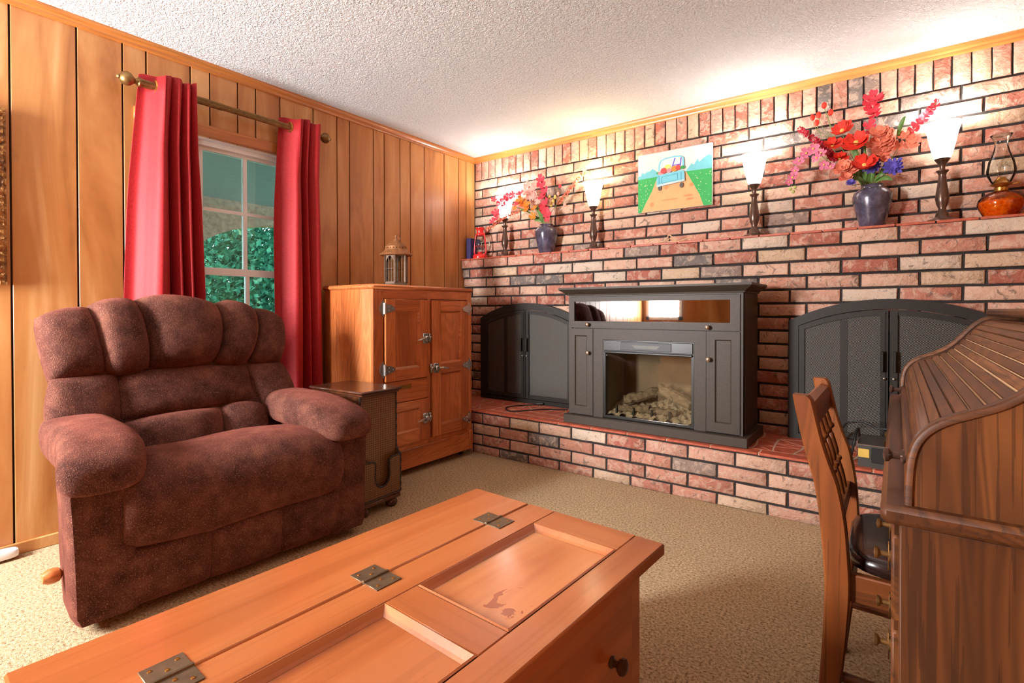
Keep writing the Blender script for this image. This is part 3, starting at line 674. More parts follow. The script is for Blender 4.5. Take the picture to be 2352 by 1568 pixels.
for s_ in (-1, 1):
    rope([(hx - .036, s_ * .122, .62), (hx - .036, s_ * .122, .45), (hx - .036, s_ * .122, .34), (hx - .026, s_ * .124, .305), (hx - .006, s_ * .125, .285)], sd)
    obj('pocket_gusset', M().prism([(hx - .040, .08), (hx - .006, .08), (hx - .006, .285), (hx - .026, .305), (hx - .036, .34)], s_ * .119, s_ * .1245, lambda u, v, d: (u, d, v)), 'wicker', sd, **L_)

# ------------------------------------------------------------------ icebox cabinet
ib = thing('icebox_cabinet', 'orange oak icebox cabinet with nickel latches standing against the panelling', 'cabinet', (.30, -1.14, 0))
X = .56; Y0, Y1 = -1.585, -.690
obj('carcass', M().box(.06, X - .022, Y0 + .002, Y1 - .002, .05, 1.198, .002), 'oak_z', ib)
obj('cabinet_top', M().box(.05, X + .012, Y0 - .012, Y1 + .012, 1.197, 1.226, .010), 'oak_y', ib)
for y0, y1 in ((Y0, -1.505), (-.735, Y1), (-1.135, -1.106)): obj('stile', M().box(X - .022, X, y0, y1, .17, 1.198, .003), 'oak_z', ib)
for z0, z1 in ((1.138, 1.198), (.17, .206)): obj('rail', M().box(X - .022, X - .001, -1.506, -.734, z0, z1, .002), 'oak_y', ib)
obj('plinth', M().box(X - .03, X + .010, Y0 + .012, Y1 - .004, .045, .172, .004), 'oak_y', ib)
obj('plinth_side', M().box(.06, X - .03, Y0 - .004, Y0 + .012, .045, .172, .004), 'oak_y', ib); obj('corner_block', M().box(X - .012, X + .014, Y1 - .035, Y1, .045, .182, .004), 'oak_z', ib)
def door(y0, y1, z0, z1, fw, panels, name='door', xo=.014):
    d = obj(name, M().box(X - .008, X - .003, y0 + .003, y1 - .003, z0 + .003, z1 - .003), 'oak_z', ib)
    for ya2, yb2 in ((y0, y0 + fw), (y1 - fw, y1)): obj('door_stile', M().box(X - .004, X + xo, ya2, yb2, z0, z1, .002), 'oak_z', d)
    zs = [z0] + [v for p in panels for v in p] + [z1]
    for a, b in zip(zs[::2], zs[1::2]): obj('door_rail', M().box(X - .004, X + xo - .0008, y0 + fw - .001, y1 - fw + .001, a, b, .002), 'oak_y', d)
    for a, b in panels:
        obj('door_panel', M().box(X - .006, X + .002, y0 + fw - .004, y1 - fw + .004, a - .004, b + .004), 'oak_z', d)
        i0, i1 = y0 + fw, y1 - fw
        o_ = [(i0, a), (i1, a), (i1, b), (i0, b)]; n_ = [(i0 + .012, a + .012), (i1 - .012, a + .012), (i1 - .012, b - .012), (i0 + .012, b - .012)]
        m = M(); m.add([(X + xo - .002, u, v) for u, v in o_] + [(X + .002, u, v) for u, v in n_], [(i, (i + 1) % 4, 4 + (i + 1) % 4, 4 + i) for i in range(4)]); obj('bead', m, 'oak_y', d, sharp=0)
    return d
dA = door(-1.500, -1.140, .622, 1.135, .078, [(.695, 1.060)])
dB = door(-1.500, -1.140, .208, .478, .078, [(.285, .425)])
dC = door(-1.102, -.739, .208, 1.133, .080, [(.282, .632), (.700, 1.058)])
dr = obj('middle_panel', M().box(X - .010, X + .002, -1.503, -1.138, .482, .618, .002), 'oak_y', ib)
obj('name_plate', M().box(X + .001, X + .004, -1.395, -1.285, .562, .592, .001), 'brass', dr)
def hinge(parent, y, z, sg):      # sg +1: strap runs to the door on the +y side
    xo = X + .014
    m = M().prism([(y - sg * .004, z - .052), (y - sg * .020, z - .040), (y - sg * .036, z - .012), (y - sg * .036, z + .012), (y - sg * .020, z + .040), (y - sg * .004, z + .052)], X - .001, X + .007, lambda u, v, d: (d, u, v))
    m.tube([(X + .012, y, z - .034), (X + .012, y, z + .034)], .008, 10)
    m.prism([(y, z - .026), (y + sg * .030, z - .024), (y + sg * .062, z - .012), (y + sg * .074, z), (y + sg * .062, z + .012), (y + sg * .030, z + .024), (y, z + .026)], xo, xo + .006, lambda u, v, d: (d, u, v))
    for q, zz in ((.025, .012), (.025, -.012), (.055, 0)): m.lathe([(.004, 0), (.003, .0025), (0, .003)], (xo + .006, y + sg * q, z + zz), 8, 'x')
    obj('hinge', m, 'nickel', parent, label='nickel strap hinge')
hinge(dA, -1.502, 1.077, 1); hinge(dA, -1.502, .698, 1); hinge(dB, -1.502, .42, 1); hinge(dB, -1.502, .27, 1)
hinge(dC, -.737, 1.075, -1); hinge(dC, -.737, .670, -1); hinge(dC, -.737, .278, -1)
def latch(parent, y, z, sg):      # handle points to -y when sg = -1
    xo = X + .014; m = M().box(xo, xo + .006, y - .024, y + .024, z - .034, z + .034, .004).box(xo + .004, xo + .026, y - .018, y + .016, z - .018, z + .018, .006)
    m.tube(spline([(xo + .020, y + sg * .012, z), (xo + .030, y + sg * .04, z + .002), (xo + .034, y + sg * .07, z - .004), (xo + .030, y + sg * .10, z - .008)], 4), [.007] * 4 + [.0075] * 4 + [.007, .006, .005, .004, .002], 8)
    m.box(X, xo + .004, y - sg * .034, y - sg * .050, z - .030, z + .030, .003).box(xo + .002, xo + .016, y - sg * .028, y - sg * .046, z - .010, z + .012, .003)
    for zz in (-.027, .027):
        for yy in (-.012, .012): m.lathe([(.0035, 0), (.0025, .002), (0, .0025)], (xo + .006, y + yy, z + zz), 8, 'x')
    obj('latch', m, 'nickel', parent, label='nickel lever latch')
latch(dA, -1.168, .879, -1); latch(dC, -1.072, .674, 1); latch(dB, -1.168, .350, -1)
for x in (.12, .50):
    for y in (-1.53, -.75): obj('caster', M().lathe([(0, -.012), (.018, -.011), (.021, 0), (.018, .011), (0, .012)], (x, y, .021), 14, 'y').box(x - .01, x + .01, y - .016, y + .016, .03, .05), 'cord_black', ib)

# ------------------------------------------------------------------ metal candle lantern on the icebox
LX, LY, LZ = .315, -1.195, 1.226
ln = thing('candle_lantern', 'rusty brown hexagonal candle lantern with domed top on the icebox', 'lantern', (LX, LY, LZ), R(12))
hexp = lambda r, z, a=0: [(r * math.cos(a + math.pi * i / 3), r * math.sin(a + math.pi * i / 3), z) for i in range(6)]
obj('lantern_base', M().lathe([(0, 0), (.098, 0), (.096, .006), (.082, .020), (.080, .022), (.080, .036), (0, .036)], (0, 0, 0), 6), 'dark_rust', ln, **L_, sharp=30)
for i in range(6):
    a = math.pi * i / 3; obj('post', M().box(-.007, .007, -.007, .007, .03, .222, .001).xf(Matrix.Translation((.077 * math.cos(a), .077 * math.sin(a), 0)) @ Matrix.Rotation(a, 4, 'Z')), 'dark_rust', ln, **L_)
    b = a + math.pi / 6; mat = Matrix.Rotation(b, 4, 'Z'); hw = .036; ap = .0667
    arch = [(hw, .222), (hw, .155), (hw * .9, .170), (hw * .6, .192), (hw * .25, .206), (0, .212), (-hw * .25, .206), (-hw * .6, .192), (-hw * .9, .170), (-hw, .155), (-hw, .222)]
    m = M()
    for p, q in zip(arch[1:-2], arch[2:-1]): m.prism([p, q, (q[0], .222), (p[0], .222)], ap - .002, ap + .002, lambda u, v, d: (d, u, v))
    obj('arch_plate', m.xf(mat), 'dark_rust', ln, **L_)
    wi = M().tube([(ap, -hw, .125), (ap, hw, .125)], .0018, 5)
    for u in (-.012, .012): wi.tube([(ap, u, .036), (ap, u, .20)], .0016, 5)
    obj('wire', wi.xf(mat), 'dark_rust', ln, **L_)
    obj('pane', M().box(ap - .004, ap - .003, -hw, hw, .036, .21).xf(mat), 'clear_glass', ln, **L_)
dome = M().lathe([(.07, .214), (.108, .216), (.112, .222), (.108, .228), (.098, .234), (.084, .246), (.076, .258)], (0, 0, 0), 44).lathe([(.074, .274), (.075, .278), (.068, .284), (.050, .298), (.034, .310), (.024, .316), (.022, .322), (.016, .328), (.010, .332), (.006, .338), (.010, .346), (.008, .354), (0, .357)], (0, 0, 0), 44)
dome.f = [f for f in dome.f if len(f) < 20]                      # open skirt, no caps
for i in range(22):                                             # band pierced by 22 diamond holes
    cy = lambda t, z: ((.076 - .002 * (z - .258) / .016) * math.cos(2 * math.pi * t / 22), (.076 - .002 * (z - .258) / .016) * math.sin(2 * math.pi * t / 22), z)
    o8 = [(i - .5, .258), (i, .258), (i + .5, .258), (i + .5, .266), (i + .5, .274), (i, .274), (i - .5, .274), (i - .5, .266)]
    n4 = [(i, .2618), (i + .24, .266), (i, .2702), (i - .24, .266)]
    dome.add([cy(*p) for p in o8 + n4], [(0, 1, 8), (1, 2, 8), (2, 3, 9, 8), (3, 4, 9), (4, 5, 10, 9), (5, 6, 10), (6, 7, 11, 10), (7, 0, 8, 11)])
obj('dome', dome, 'rust', ln, **L_)
obj('ring_handle', M().tube([(.0 + .018, .022 * math.cos(a), .335 + .022 * math.sin(a)) for a in [2 * math.pi * i / 18 for i in range(18)]], .0014, 5, True), 'dark_rust', ln, **L_)

# ------------------------------------------------------------------ arched fire screens
def screen(label, x0, x1, door_c):
    xc = (x0 + x1) / 2; hwid = (x1 - x0) / 2; rise = .122; zs = 1.0; Rr = (hwid ** 2 + rise ** 2) / (2 * rise)
    az = lambda x: zs + rise - Rr + math.sqrt(max(0, Rr * Rr - (x - xc) ** 2))
    t = thing('fire_screen', label, 'fire screen', (xc, -.17, HT), 0, 'arched fire doors either side of the stove')
    zb = HT - .002; n = 18; fn = lambda u, v, d: (u, d, v)
    def loop(a, b, z, off): return [(a, z), (b, z)] + [(b + (a - b) * i / n, az(b + (a - b) * i / n) - off) for i in range(n + 1)]
    obj('frame', M().ring(loop(x0, x1, zb, 0), loop(x0 + .052, x1 - .052, zb + .034, .054), -.186, YB - .002, fn), 'iron', t, sharp=25)
    for k, (a, b) in enumerate(((x0 + .056, xc - .003), (xc + .003, x1 - .056))):
        d = obj('screen_door', M().ring(loop(a, b, zb + .040, .058), loop(a + .028, b - .028, zb + .072, .088), -.194, -.180, fn).box((b - .034) if k == 0 else a + .012, (b - .012) if k == 0 else a + .034, -.199, -.190, zb + .045, az(xc) - .07), 'iron', t, sharp=25)
        obj('wire_mesh', M().prism(loop(a + .026, b - .026, zb + .07, .086), -.186, -.184, fn), 'wire_mesh', d, sharp=0)
        if k == 0: obj('mesh_divider', M().box(a + .20, a + .235, -.1875, -.183, zb + .07, az(a + .2) - .09), 'iron', d)
        hx_ = (b - .026) if k == 0 else (a + .022)
        h = M().box(hx_ - .007, hx_ + .007, -.222, -.212, .735, .845, .003).box(hx_ - .005, hx_ + .005, -.214, -.194, .745, .755).box(hx_ - .005, hx_ + .005, -.214, -.194, .825, .835)
        hh = obj('handle', h, 'iron', d)
        obj('catch', M().lathe([(.006, 0), (.006, -.012), (.003, -.014), (0, -.014)], (hx_ + (.01 if k == 0 else -.004), -.198, .70), 10, 'y'), 'iron_screw', hh)
    return t
screen('arched black iron fire doors with wire mesh next to the icebox', *SCR[0], 0)
screen('arched black iron fire doors with wire mesh behind the roll top desk', *SCR[1], 0)

# ------------------------------------------------------------------ electric fireplace cabinet
ef = thing('electric_fireplace', 'black electric fireplace cabinet with log insert standing on the hearth', 'electric fireplace', (1.87, -.4, HT))
FY, BY = -.570, -.215; a0, a1 = 1.322, 2.415; fz = .878
obj('base', M().box(1.304, 2.446, -.613, BY + .01, HT, .376, .004), 'black_paint', ef)
obj('side_panel', M().box(a0, a0 + .02, FY + .002, BY, .372, 1.166), 'black_paint', ef, sharp=0); obj('side_panel', M().box(a1 - .02, a1, FY + .002, BY, .372, 1.166), 'black_paint', ef, sharp=0)
obj('back_panel', M().box(a0 + .01, a1 - .01, BY - .008, BY - .001, .372, 1.166), 'black_paint', ef, sharp=0)
obj('shelf', M().box(a0 + .02, a1 - .02, FY + .02, BY - .008, .935, .955).box(a0 + .02, a1 - .02, FY + .02, BY - .008, 1.150, 1.164), 'black_paint', ef, sharp=0)
cr = [(0, 1.160), (.008, 1.160), (.010, 1.168), (.048, 1.196), (.052, 1.200), (.052, 1.212), (0, 1.212)]
cm = M(); V = []; sets = []
for d, z in cr[1:-1]: sets.append([(a0 - d, BY), (a0 - d, FY - d), (a1 + d, FY - d), (a1 + d, BY)]); V += [(x, y, z) for x, y in sets[-1]]
ns = len(sets); cm.add(V, [(i * 4 + k, i * 4 + (k + 1) % 4, (i + 1) * 4 + (k + 1) % 4, (i + 1) * 4 + k) for i in range(ns - 1) for k in range(4)] + [(0, 1, 2, 3), tuple(4 * (ns - 1) + i for i in range(4))])
obj('cornice', cm, 'black_paint', ef, sharp=25)
obj('face_frame', M().box(a0, 1.334, FY, FY + .02, .376, 1.162).box(2.402, a1, FY, FY + .02, .376, 1.162).box(1.506, 1.574, FY - .003, FY + .02, .376, .944).box(2.152, 2.218, FY - .003, FY + .02, .376, .944).box(1.574, 2.152, FY - .003, FY + .02, fz, .944).box(1.334, 2.402, FY, FY + .02, 1.152, 1.163), 'black_paint', ef, sharp=0)
def paneldoor(x0, x1, z0, z1, i0, i1, j0, j1, glassy=False):
    d = obj('drop_door' if glassy else 'door', M().ring([(x0, z0), (x1, z0), (x1, z1), (x0, z1)], [(i0, j0), (i1, j0), (i1, j1), (i0, j1)], FY - .006, FY + .012, lambda u, v, d: (u, d, v)), 'black_paint', ef, sharp=0)
    if glassy: obj('glass', M().box(i0 - .004, i1 + .004, FY + .004, FY + .007, j0 - .004, j1 + .004), 'cabinet_glass', d, sharp=0)
    else:
        obj('door_panel', M().box(i0 - .003, i1 + .003, FY + .002, FY + .008, j0 - .003, j1 + .003), 'black_paint', d, sharp=0)
        m = M().add([(u, FY - .006, v) for u, v in ((i0, j0), (i1, j0), (i1, j1), (i0, j1))] + [(u, FY + .002, v) for u, v in ((i0 + .007, j0 + .007), (i1 - .007, j0 + .007), (i1 - .007, j1 - .007), (i0 + .007, j1 - .007))], [(i, (i + 1) % 4, 4 + (i + 1) % 4, 4 + i) for i in range(4)]); obj('bead', m, 'black_paint', d, sharp=0)
    return d
def knob(parent, x, y, z, mat='knob_copper', r=.0135, axis='y', sg=-1):
    pr = [(.006, 0), (.005, .008), (.006, .012), (r * .8, .015), (r, .021), (r * .85, .027), (r * .4, .030), (0, .0305)]
    return obj('knob', M().lathe([(q, sg * h) for q, h in pr], (x, y, z), 16, axis), mat, parent)
td = paneldoor(1.337, 2.399, .949, 1.150, 1.366, 2.348, .993, 1.121, True); knob(td, 1.473, FY - .006, .971); knob(td, 2.231, FY - .006, .966)
ldr = paneldoor(1.337, 1.503, .380, .944, 1.369, 1.461, .433, .899); knob(ldr, 1.475, FY - .006, .787)
rdr = paneldoor(2.221, 2.399, .380, .944, 2.267, 2.355, .433, .899); knob(rdr, 2.236, FY - .006, .786)
# insert: dark surround, control strip, firebox with logs behind glass
it = obj('insert', M().ring([(1.576, .382), (2.150, .382), (2.150, .876), (1.576, .876)], [(1.592, .394), (2.136, .394), (2.136, .800), (1.592, .800)], FY - .002, FY + .03, lambda u, v, d: (u, d, v)), 'black_plastic', ef, sharp=0)
obj('control_strip', M().box(1.580, 2.146, FY - .008, FY + .0, .808, .872, .003), 'black_plastic', it); obj('vent_grille', M().box(1.700, 2.022, FY - .011, FY - .006, .815, .866, .003), 'cord_black', it)
obj('vent_lip', M().prism([(1.775, .848), (1.955, .848), (1.935, .828), (1.795, .828)], FY - .0125, FY - .009, lambda u, v, d: (u, d, v)), 'grey_metal', it, sharp=0)
obj('visor', M().box(1.584, 2.144, FY - .012, FY + .0, .792, .806, .004), 'black_plastic', it)
fx0, fx1 = 1.592, 2.136; fb = BY - .05
obj('firebox', M().box(fx0, fx1, fb, fb + .006, .385, .80).box(fx0 - .004, fx0, FY + .03, fb, .385, .80).box(fx1, fx1 + .004, FY + .03, fb, .385, .80).box(fx0, fx1, FY + .03, fb, .80, .804), 'firebox_wall', it, sharp=0)
obj('glass', M().box(fx0 - .002, fx1 + .002, FY + .004, FY + .008, .392, .800), 'firebox_glass', it, sharp=0)
rr = random.Random(5); hs = {}
def bed(u, v): return Vector((fx0 + (fx1 - fx0) * u, FY + .02 + (fb - FY - .02) * v, .392 + .085 * v ** .8 + .016 * math.sin(u * 40 + v * 9) * math.sin(v * 23 + u * 7) + rr.uniform(0, .009)))
obj('ember_bed', M().grid(bed, 46, 16), 'ash', ef, sharp=0)
def log(p, q, r, sd_):
    r2 = random.Random(sd_); p, q = Vector(p), Vector(q); pts = [p + (q - p) * (i / 9) + Vector((0, r2.uniform(-.006, .006), r2.uniform(-.006, .006))) for i in range(10)]
    obj('log', M().tube(pts, [r * r2.uniform(.82, 1.15) for _ in pts], 9), 'log_grey', ef, sharp=25)
log((1.66, -.44, .475), (1.86, -.40, .545), .034, 1); log((1.87, -.36, .565), (2.10, -.44, .485), .036, 2); log((1.66, -.51, .435), (1.86, -.50, .450), .022, 3); log((1.84, -.50, .445), (2.02, -.49, .440), .020, 4); log((1.95, -.44, .50), (2.02, -.36, .545), .018, 6)
for x in (1.645, 1.76, 1.88, 1.99): obj('grate_bar', M().box(x - .007, x + .007, FY + .045, FY + .058, .405, .452, .002), 'cord_black', ef)

# ------------------------------------------------------------------ cord, electrical box and cables on the hearth
def hz5(a, b): return onz(784 + a / 3, 523 + b / 3, HT + .004)
cp = [hz5(*p) for p in ((1560, 1253), (1420, 1250), (1300, 1256), (1180, 1264), (1136, 1252), (1140, 1236), (1200, 1226), (1290, 1220), (1345, 1218))]
ec = thing('extension_cord', 'black power cord looped on the hearth tiles by the stove', 'cord', cp[3]); obj('cable', M().tube(spline(cp, 6), .0042, 7), 'cord_black', ec)
e0 = hz5(1345, 1218) + Vector((0, 0, .006)); obj('plug', M().tube([e0, e0 + Vector((.03, .01, .002)), e0 + Vector((.05, .02, .003))], [.008, .011, .010], 8), 'cord_black', ec)
bx0 = thing('transformer_box', 'dark grey metal box with yellow sticker on the hearth', 'electrical box', (3.03, -.53, HT), R(-3))
obj('housing', M().add([(-.09, -.085, 0), (.11, -.085, 0), (.11, .10, 0), (-.09, .10, 0), (-.09, -.085, .105), (.11, -.085, .105), (.11, .02, .122), (-.09, .02, .122), (.11, .10, .118), (-.09, .10, .118)], [(0, 1, 5, 4), (4, 5, 6, 7), (7, 6, 8, 9), (9, 8, 2, 3), (0, 4, 7, 9, 3), (1, 2, 8, 6, 5), (0, 3, 2, 1)]), 'grey_metal', bx0, local=True, sharp=20)
obj('bracket', M().box(-.097, -.089, -.085, .03, .09, .118, .002), 'nickel', bx0, **L_); obj('sticker', M().box(-.088, -.045, -.0865, -.085, .045, .085), 'yellow_sticker', bx0, **L_)
obj('socket', M().box(-.036, .040, -.090, -.085, .025, .095, .002), 'cord_black', bx0, **L_); obj('lid_seam', M().box(-.09, .11, -.0865, -.0845, .101, .107), 'nickel', bx0, **L_)
wz = lambda px, py, y: ony(px, py, y)
pb = [wz(1940, 976, -.30), wz(1955, 970, -.32), wz(1980, 968, -.34), wz(2000, 975, -.36), wz(2016, 984, -.38), wz(2045, 986, -.40), wz(2080, 990, -.40)]
pc = [Vector((pb[0].x - .06, -.26, HT + .006))] + pb + [Vector((3.20, -.42, HT + .01))]
based('power_cable', M().tube(spline(pc, 6), .005, 7), 'cord_black', pc[0], 'black cable arching over the dark grey metal box', 'cord')
pc2 = [wz(1972, 985, -.40), wz(1966, 995, -.46), wz(1963, 1008, -.50)]
pc2 = [Vector((2.93, -.33, HT + .05))] + pc2 + [Vector((2.90, -.52, HT + .005))]
based('coiled_cable', M().tube(spline(pc2, 6), .006, 7), 'cord_black', pc2[-1], 'short black cable bent down beside the dark grey metal box', 'cord')

# ------------------------------------------------------------------ mantel: lamps
def lamp(label, x, warm, y=-.100):
    t = thing('table_lamp', label, 'lamp', (x, y, MZ), 0, 'bronze lamps along the mantel')
    b = obj('lamp_base', M().lathe([(0, 0), (.070, 0), (.071, .006), (.060, .014), (.040, .020), (.030, .028), (.026, .046), (.017, .062), (.016, .072), (.025, .095), (.0295, .122), (.027, .152), (.019, .205), (.0155, .240), (.018, .252), (.027, .262), (.027, .266), (.012, .270), (.0115, .282), (.016, .298), (.028, .316), (.034, .326), (0, .327)], (0, 0, 0), 28), 'bronze', t, **L_)
    sh = [(.030, .326), (.036, .335), (.046, .372), (.055, .412), (.0625, .455), (.071, .485), (.082, .506)]
    obj('lamp_shade', M().lathe([(0, .327)] + sh + [(.0805, .507)] + [(r - .003, z) for r, z in sh[::-1][1:]] + [(0, .331)], (0, 0, 0), 28), 'shade_warm' if warm else 'shade_white', t, **L_, sharp=60)
    l = bpy.data.lights.new('bulb', 'POINT'); l.energy = 4.5; l.shadow_soft_size = .03; l.color = (1, .84, .60) if warm else (1, .97, .93)
    o = bpy.data.objects.new('bulb', l); COL.objects.link(o); o.parent = t; o.location = (0, 0, .50)
lamp('bronze mantel lamp behind the pink sprays next to the red lantern', .420, False); lamp('bronze mantel lamp with warm yellow glow between blue vase and painting', 1.258, True)
lamp('bronze mantel lamp between the truck painting and the large bouquet', 2.372, False); lamp('bronze mantel lamp beside the amber oil lamp', 3.268, False)

# red hurricane lantern
rl = thing('hurricane_lantern', 'red enamel hurricane lantern with glass globe at the mantel end', 'lantern', (.150, -.105, MZ))
obj('fuel_tank', M().lathe([(0, 0), (.062, 0), (.064, .006), (.064, .030), (.060, .036), (.040, .042), (.024, .050), (.022, .058), (0, .058)], (0, 0, 0), 26), 'red_enamel', rl, **L_)
obj('burner', M().lathe([(.030, .058), (.034, .064), (.030, .078), (.018, .084), (0, .086)], (0, 0, 0), 18), 'nickel', rl, **L_)
obj('globe', M().lathe([(.030, .080), (.044, .105), (.047, .130), (.042, .165), (.032, .195), (.029, .205)], (0, 0, 0), 24), 'clear_glass', rl, **L_)
obj('cap', M().lathe([(.030, .200), (.038, .204), (.040, .214), (.034, .222), (.030, .226), (.030, .250), (.036, .262), (.040, .268), (.040, .274), (.012, .282), (0, .283)], (0, 0, 0), 24), 'red_enamel', rl, **L_)
for s_ in (-1, 1):
    obj('side_tube', M().tube(spline([(s_ * .045, 0, .035), (s_ * .062, 0, .050), (s_ * .066, 0, .075), (s_ * .060, 0, .130), (s_ * .050, 0, .200), (s_ * .046, 0, .218), (s_ * .034, 0, .224)], 5), .0072, 8), 'red_enamel', rl, **L_)
obj('guard_wire', M().tube([(.046 * math.cos(a), .046 * math.sin(a), .112) for a in [2 * math.pi * i / 20 for i in range(20)]], .0016, 5, True), 'red_enamel', rl, **L_)
obj('bail', M().tube(spline([(-.056, 0, .20), (-.069, .03, .17), (-.066, .05, .10), (0, .065, .06), (.066, .05, .10), (.069, .03, .17), (.056, 0, .20)], 5), .0016, 5), 'nickel', rl, **L_)
# book behind the lantern
bk = thing('book', 'dark navy hardback book standing behind the red lantern', 'book', (.050, -.075, MZ))
obj('cover', M().box(-.022, .022, -.065, .060, 0, .005 + .18).box(0, 0, 0, 0, 0, 0) if False else M().box(-.024, -.020, -.068, .064, 0, .186, .001).box(.020, .024, -.068, .064, 0, .186, .001).box(-.024, .024, -.070, -.065, 0, .186, .001), 'navy_cloth', bk, **L_)
obj('pages', M().box(-.020, .020, -.065, .060, .004, .182), 'paper', bk, **L_, sharp=0)

# oil lamp
op = thing('oil_lamp', 'glass oil lamp filled with amber oil at the mantel end', 'oil lamp', (3.490, -.100, MZ))
obj('font', M().lathe([(0, 0), (.060, 0), (.066, .010), (.084, .045), (.090, .068), (.086, .092), (.060, .118), (.034, .128), (.024, .132), (0, .132)], (0, 0, 0), 30), 'amber_glass', op, **L_)
obj('oil', M().lathe([(0, .004), (.058, .004), (.064, .012), (.081, .045), (.0865, .066), (.084, .080), (0, .080)], (0, 0, 0), 30), 'amber_oil', op, **L_)
obj('burner', M().lathe([(.026, .128), (.027, .146), (.022, .150), (.040, .160), (.042, .164), (.034, .168), (.026, .182), (.016, .196), (0, .200)], (0, 0, 0), 22), 'brass', op, **L_)
obj('wick_knob', M().tube([(.026, -.005, .160), (.058, -.012, .160)], .0022, 6).lathe([(0, 0), (.008, 0), (.008, .004), (0, .004)], (.058, -.012, .160), 10, 'x'), 'brass', op, **L_)
obj('chimney', M().lathe([(.032, .164), (.040, .178), (.052, .205), (.056, .230), (.048, .275), (.032, .320), (.025, .350), (.026, .375), (.038, .398), (.042, .404)], (0, 0, 0), 26), 'clear_glass', op, **L_)
lc = [Vector((3.33, -.09, MZ + .006)), Vector((3.36, -.06, MZ + .012)), Vector((3.40, -.035, MZ + .02)), Vector((3.44, -.02, MZ + .01)), Vector((3.50, -.015, MZ + .006))]
based('lamp_cord', M().tube(spline(lc, 5), .0025, 6), 'cord_black', lc[0], 'thin dark cord lying behind the amber oil lamp', 'cord')
cc = [ony(1440 + a / 5.2275, 300 + b / 5.2275, -.14) for a, b in ((240, 1345), (330, 1300), (420, 1335), (480, 1290), (500, 1255), (540, 1270), (575, 1310), (590, 1330), (560, 1325), (530, 1290), (490, 1330), (640, 1325), (720, 1290), (790, 1275))]
for p in cc: p.z = max(p.z, MZ + .004)
based('cord_bundle', M().tube(spline(cc, 5), .0032, 6), 'cord_tan', cc[0], 'tan power cord bundled on the mantel under the painting', 'cord')

# painting
pt = thing('canvas_painting', 'canvas painting of a blue truck full of flowers on a road', 'painting', (1.841, -.012, 1.765), 0)
PX0, PX1, PZ0, PZ1 = 1.583, 2.100, 1.762, 2.174
obj('canvas', M().box(PX0, PX1, -.034, -.012, PZ0, PZ1, .002), 'canvas_side', pt)
lay = [0]
def paint(name, mat, poly):
    lay[0] += 1; y = -.0342 - .00018 * lay[0]
    f = lambda u, v: (PX0 + .001 + (PX1 - PX0 - .002) * u, y, PZ1 - .001 - (PZ1 - PZ0 - .002) * v)
    return obj('painted_' + name, M().add([f(u, v) for u, v in poly], [tuple(range(len(poly)))]), 'art_' + mat, pt, sharp=0, recalc=False)
def ell(u, v, a, b, n=14): return [(u + a * math.cos(2 * math.pi * i / n), v + b * math.sin(2 * math.pi * i / n)) for i in range(n)]
def stroke(pts, w_):
    out = []; back = []
    for i, (u, v) in enumerate(pts):
        a = pts[max(i - 1, 0)]; b = pts[min(i + 1, len(pts) - 1)]; dx, dy = b[0] - a[0], b[1] - a[1]; l = math.hypot(dx, dy) or 1
        out.append((u - dy / l * w_, v + dx / l * w_)); back.append((u + dy / l * w_, v - dx / l * w_))
    return out + back[::-1]
paint('sky', 'sky', [(0, 0), (1, 0), (1, .5), (0, .5)])
paint('hills', 'hill', [(0, .36), (.04, .36), (.06, .30), (.09, .33), (.13, .30), (.17, .30), (.21, .26), (.25, .30), (.30, .36), (.30, .45), (0, .45)])
paint('hills', 'hill', [(.64, .40), (.66, .40), (.74, .28), (.77, .31), (.82, .22), (.84, .28), (.90, .22), (.96, .18), (1, .21), (1, .45), (.64, .45)])
paint('meadow', 'grass', [(0, .42), (.29, .41), (.2, .7), (.06, 1), (0, 1)]); paint('meadow', 'grass', [(.66, .40), (1, .41), (1, 1), (.88, 1), (.78, .68)])
paint('road', 'road', [(.28, .42), (.67, .40), (.72, .52), (.78, .66), (.84, .80), (.895, 1), (.05, 1), (.12, .83), (.2, .66)])
for u, v, a, b in ((.4, .62, .03, .03), (.74, .63, .03, .03), (.7, .80, .06, .02), (.45, .83, .12, .012), (.2, .88, .03, .04), (.72, .86, .05, .02)): paint('rut', 'rut', ell(u, v, a, b))
rr = random.Random(9)
for k in range(70):
    if rr.random() < .4: u = rr.uniform(0, .2); v = rr.uniform(.45, .98); ok = u < .27 - .36 * (v - .42)
    else: u = rr.uniform(.7, 1); v = rr.uniform(.45, .98); ok = u > .69 + .36 * (v - .42)
    if ok: paint('blossom', 'cream', ell(u, v, rr.uniform(.003, .009), rr.uniform(.003, .009), 6))
paint('tyre', 'tyre', ell(.318, .62, .024, .045)); paint('tyre', 'tyre', ell(.615, .62, .026, .045))
cabo = [(.31, .33), (.315, .22), (.34, .16), (.40, .135), (.52, .125), (.60, .135), (.635, .165), (.64, .24), (.635, .33)]
paint('cab_window', 'window', cabo); paint('cab_line', 'truck', stroke(cabo, .011))
paint('ladder', 'violet', stroke([(.49, .30), (.53, .15)], .008)); paint('ladder', 'violet', stroke([(.60, .30), (.61, .16)], .008)); paint('ladder', 'violet', stroke([(.50, .27), (.60, .27)], .008))
for u, v, a, b, c in ((.30, .36, .03, .02, 'leaf'), (.63, .33, .035, .03, 'leaf'), (.43, .285, .05, .045, 'yellow'), (.34, .37, .045, .035, 'pink'), (.375, .335, .045, .05, 'rose'), (.45, .345, .035, .04, 'pink'), (.52, .33, .045, .05, 'orange'), (.57, .32, .035, .045, 'rose')): paint('flower', c, ell(u, v, a, b, 9))
paint('truck_body', 'truck', [(.275, .46), (.30, .40), (.63, .375), (.655, .40), (.66, .545), (.645, .56), (.29, .585), (.275, .56)])
tg = [(.35, .44), (.565, .42), (.565, .525), (.35, .545), (.35, .44)]
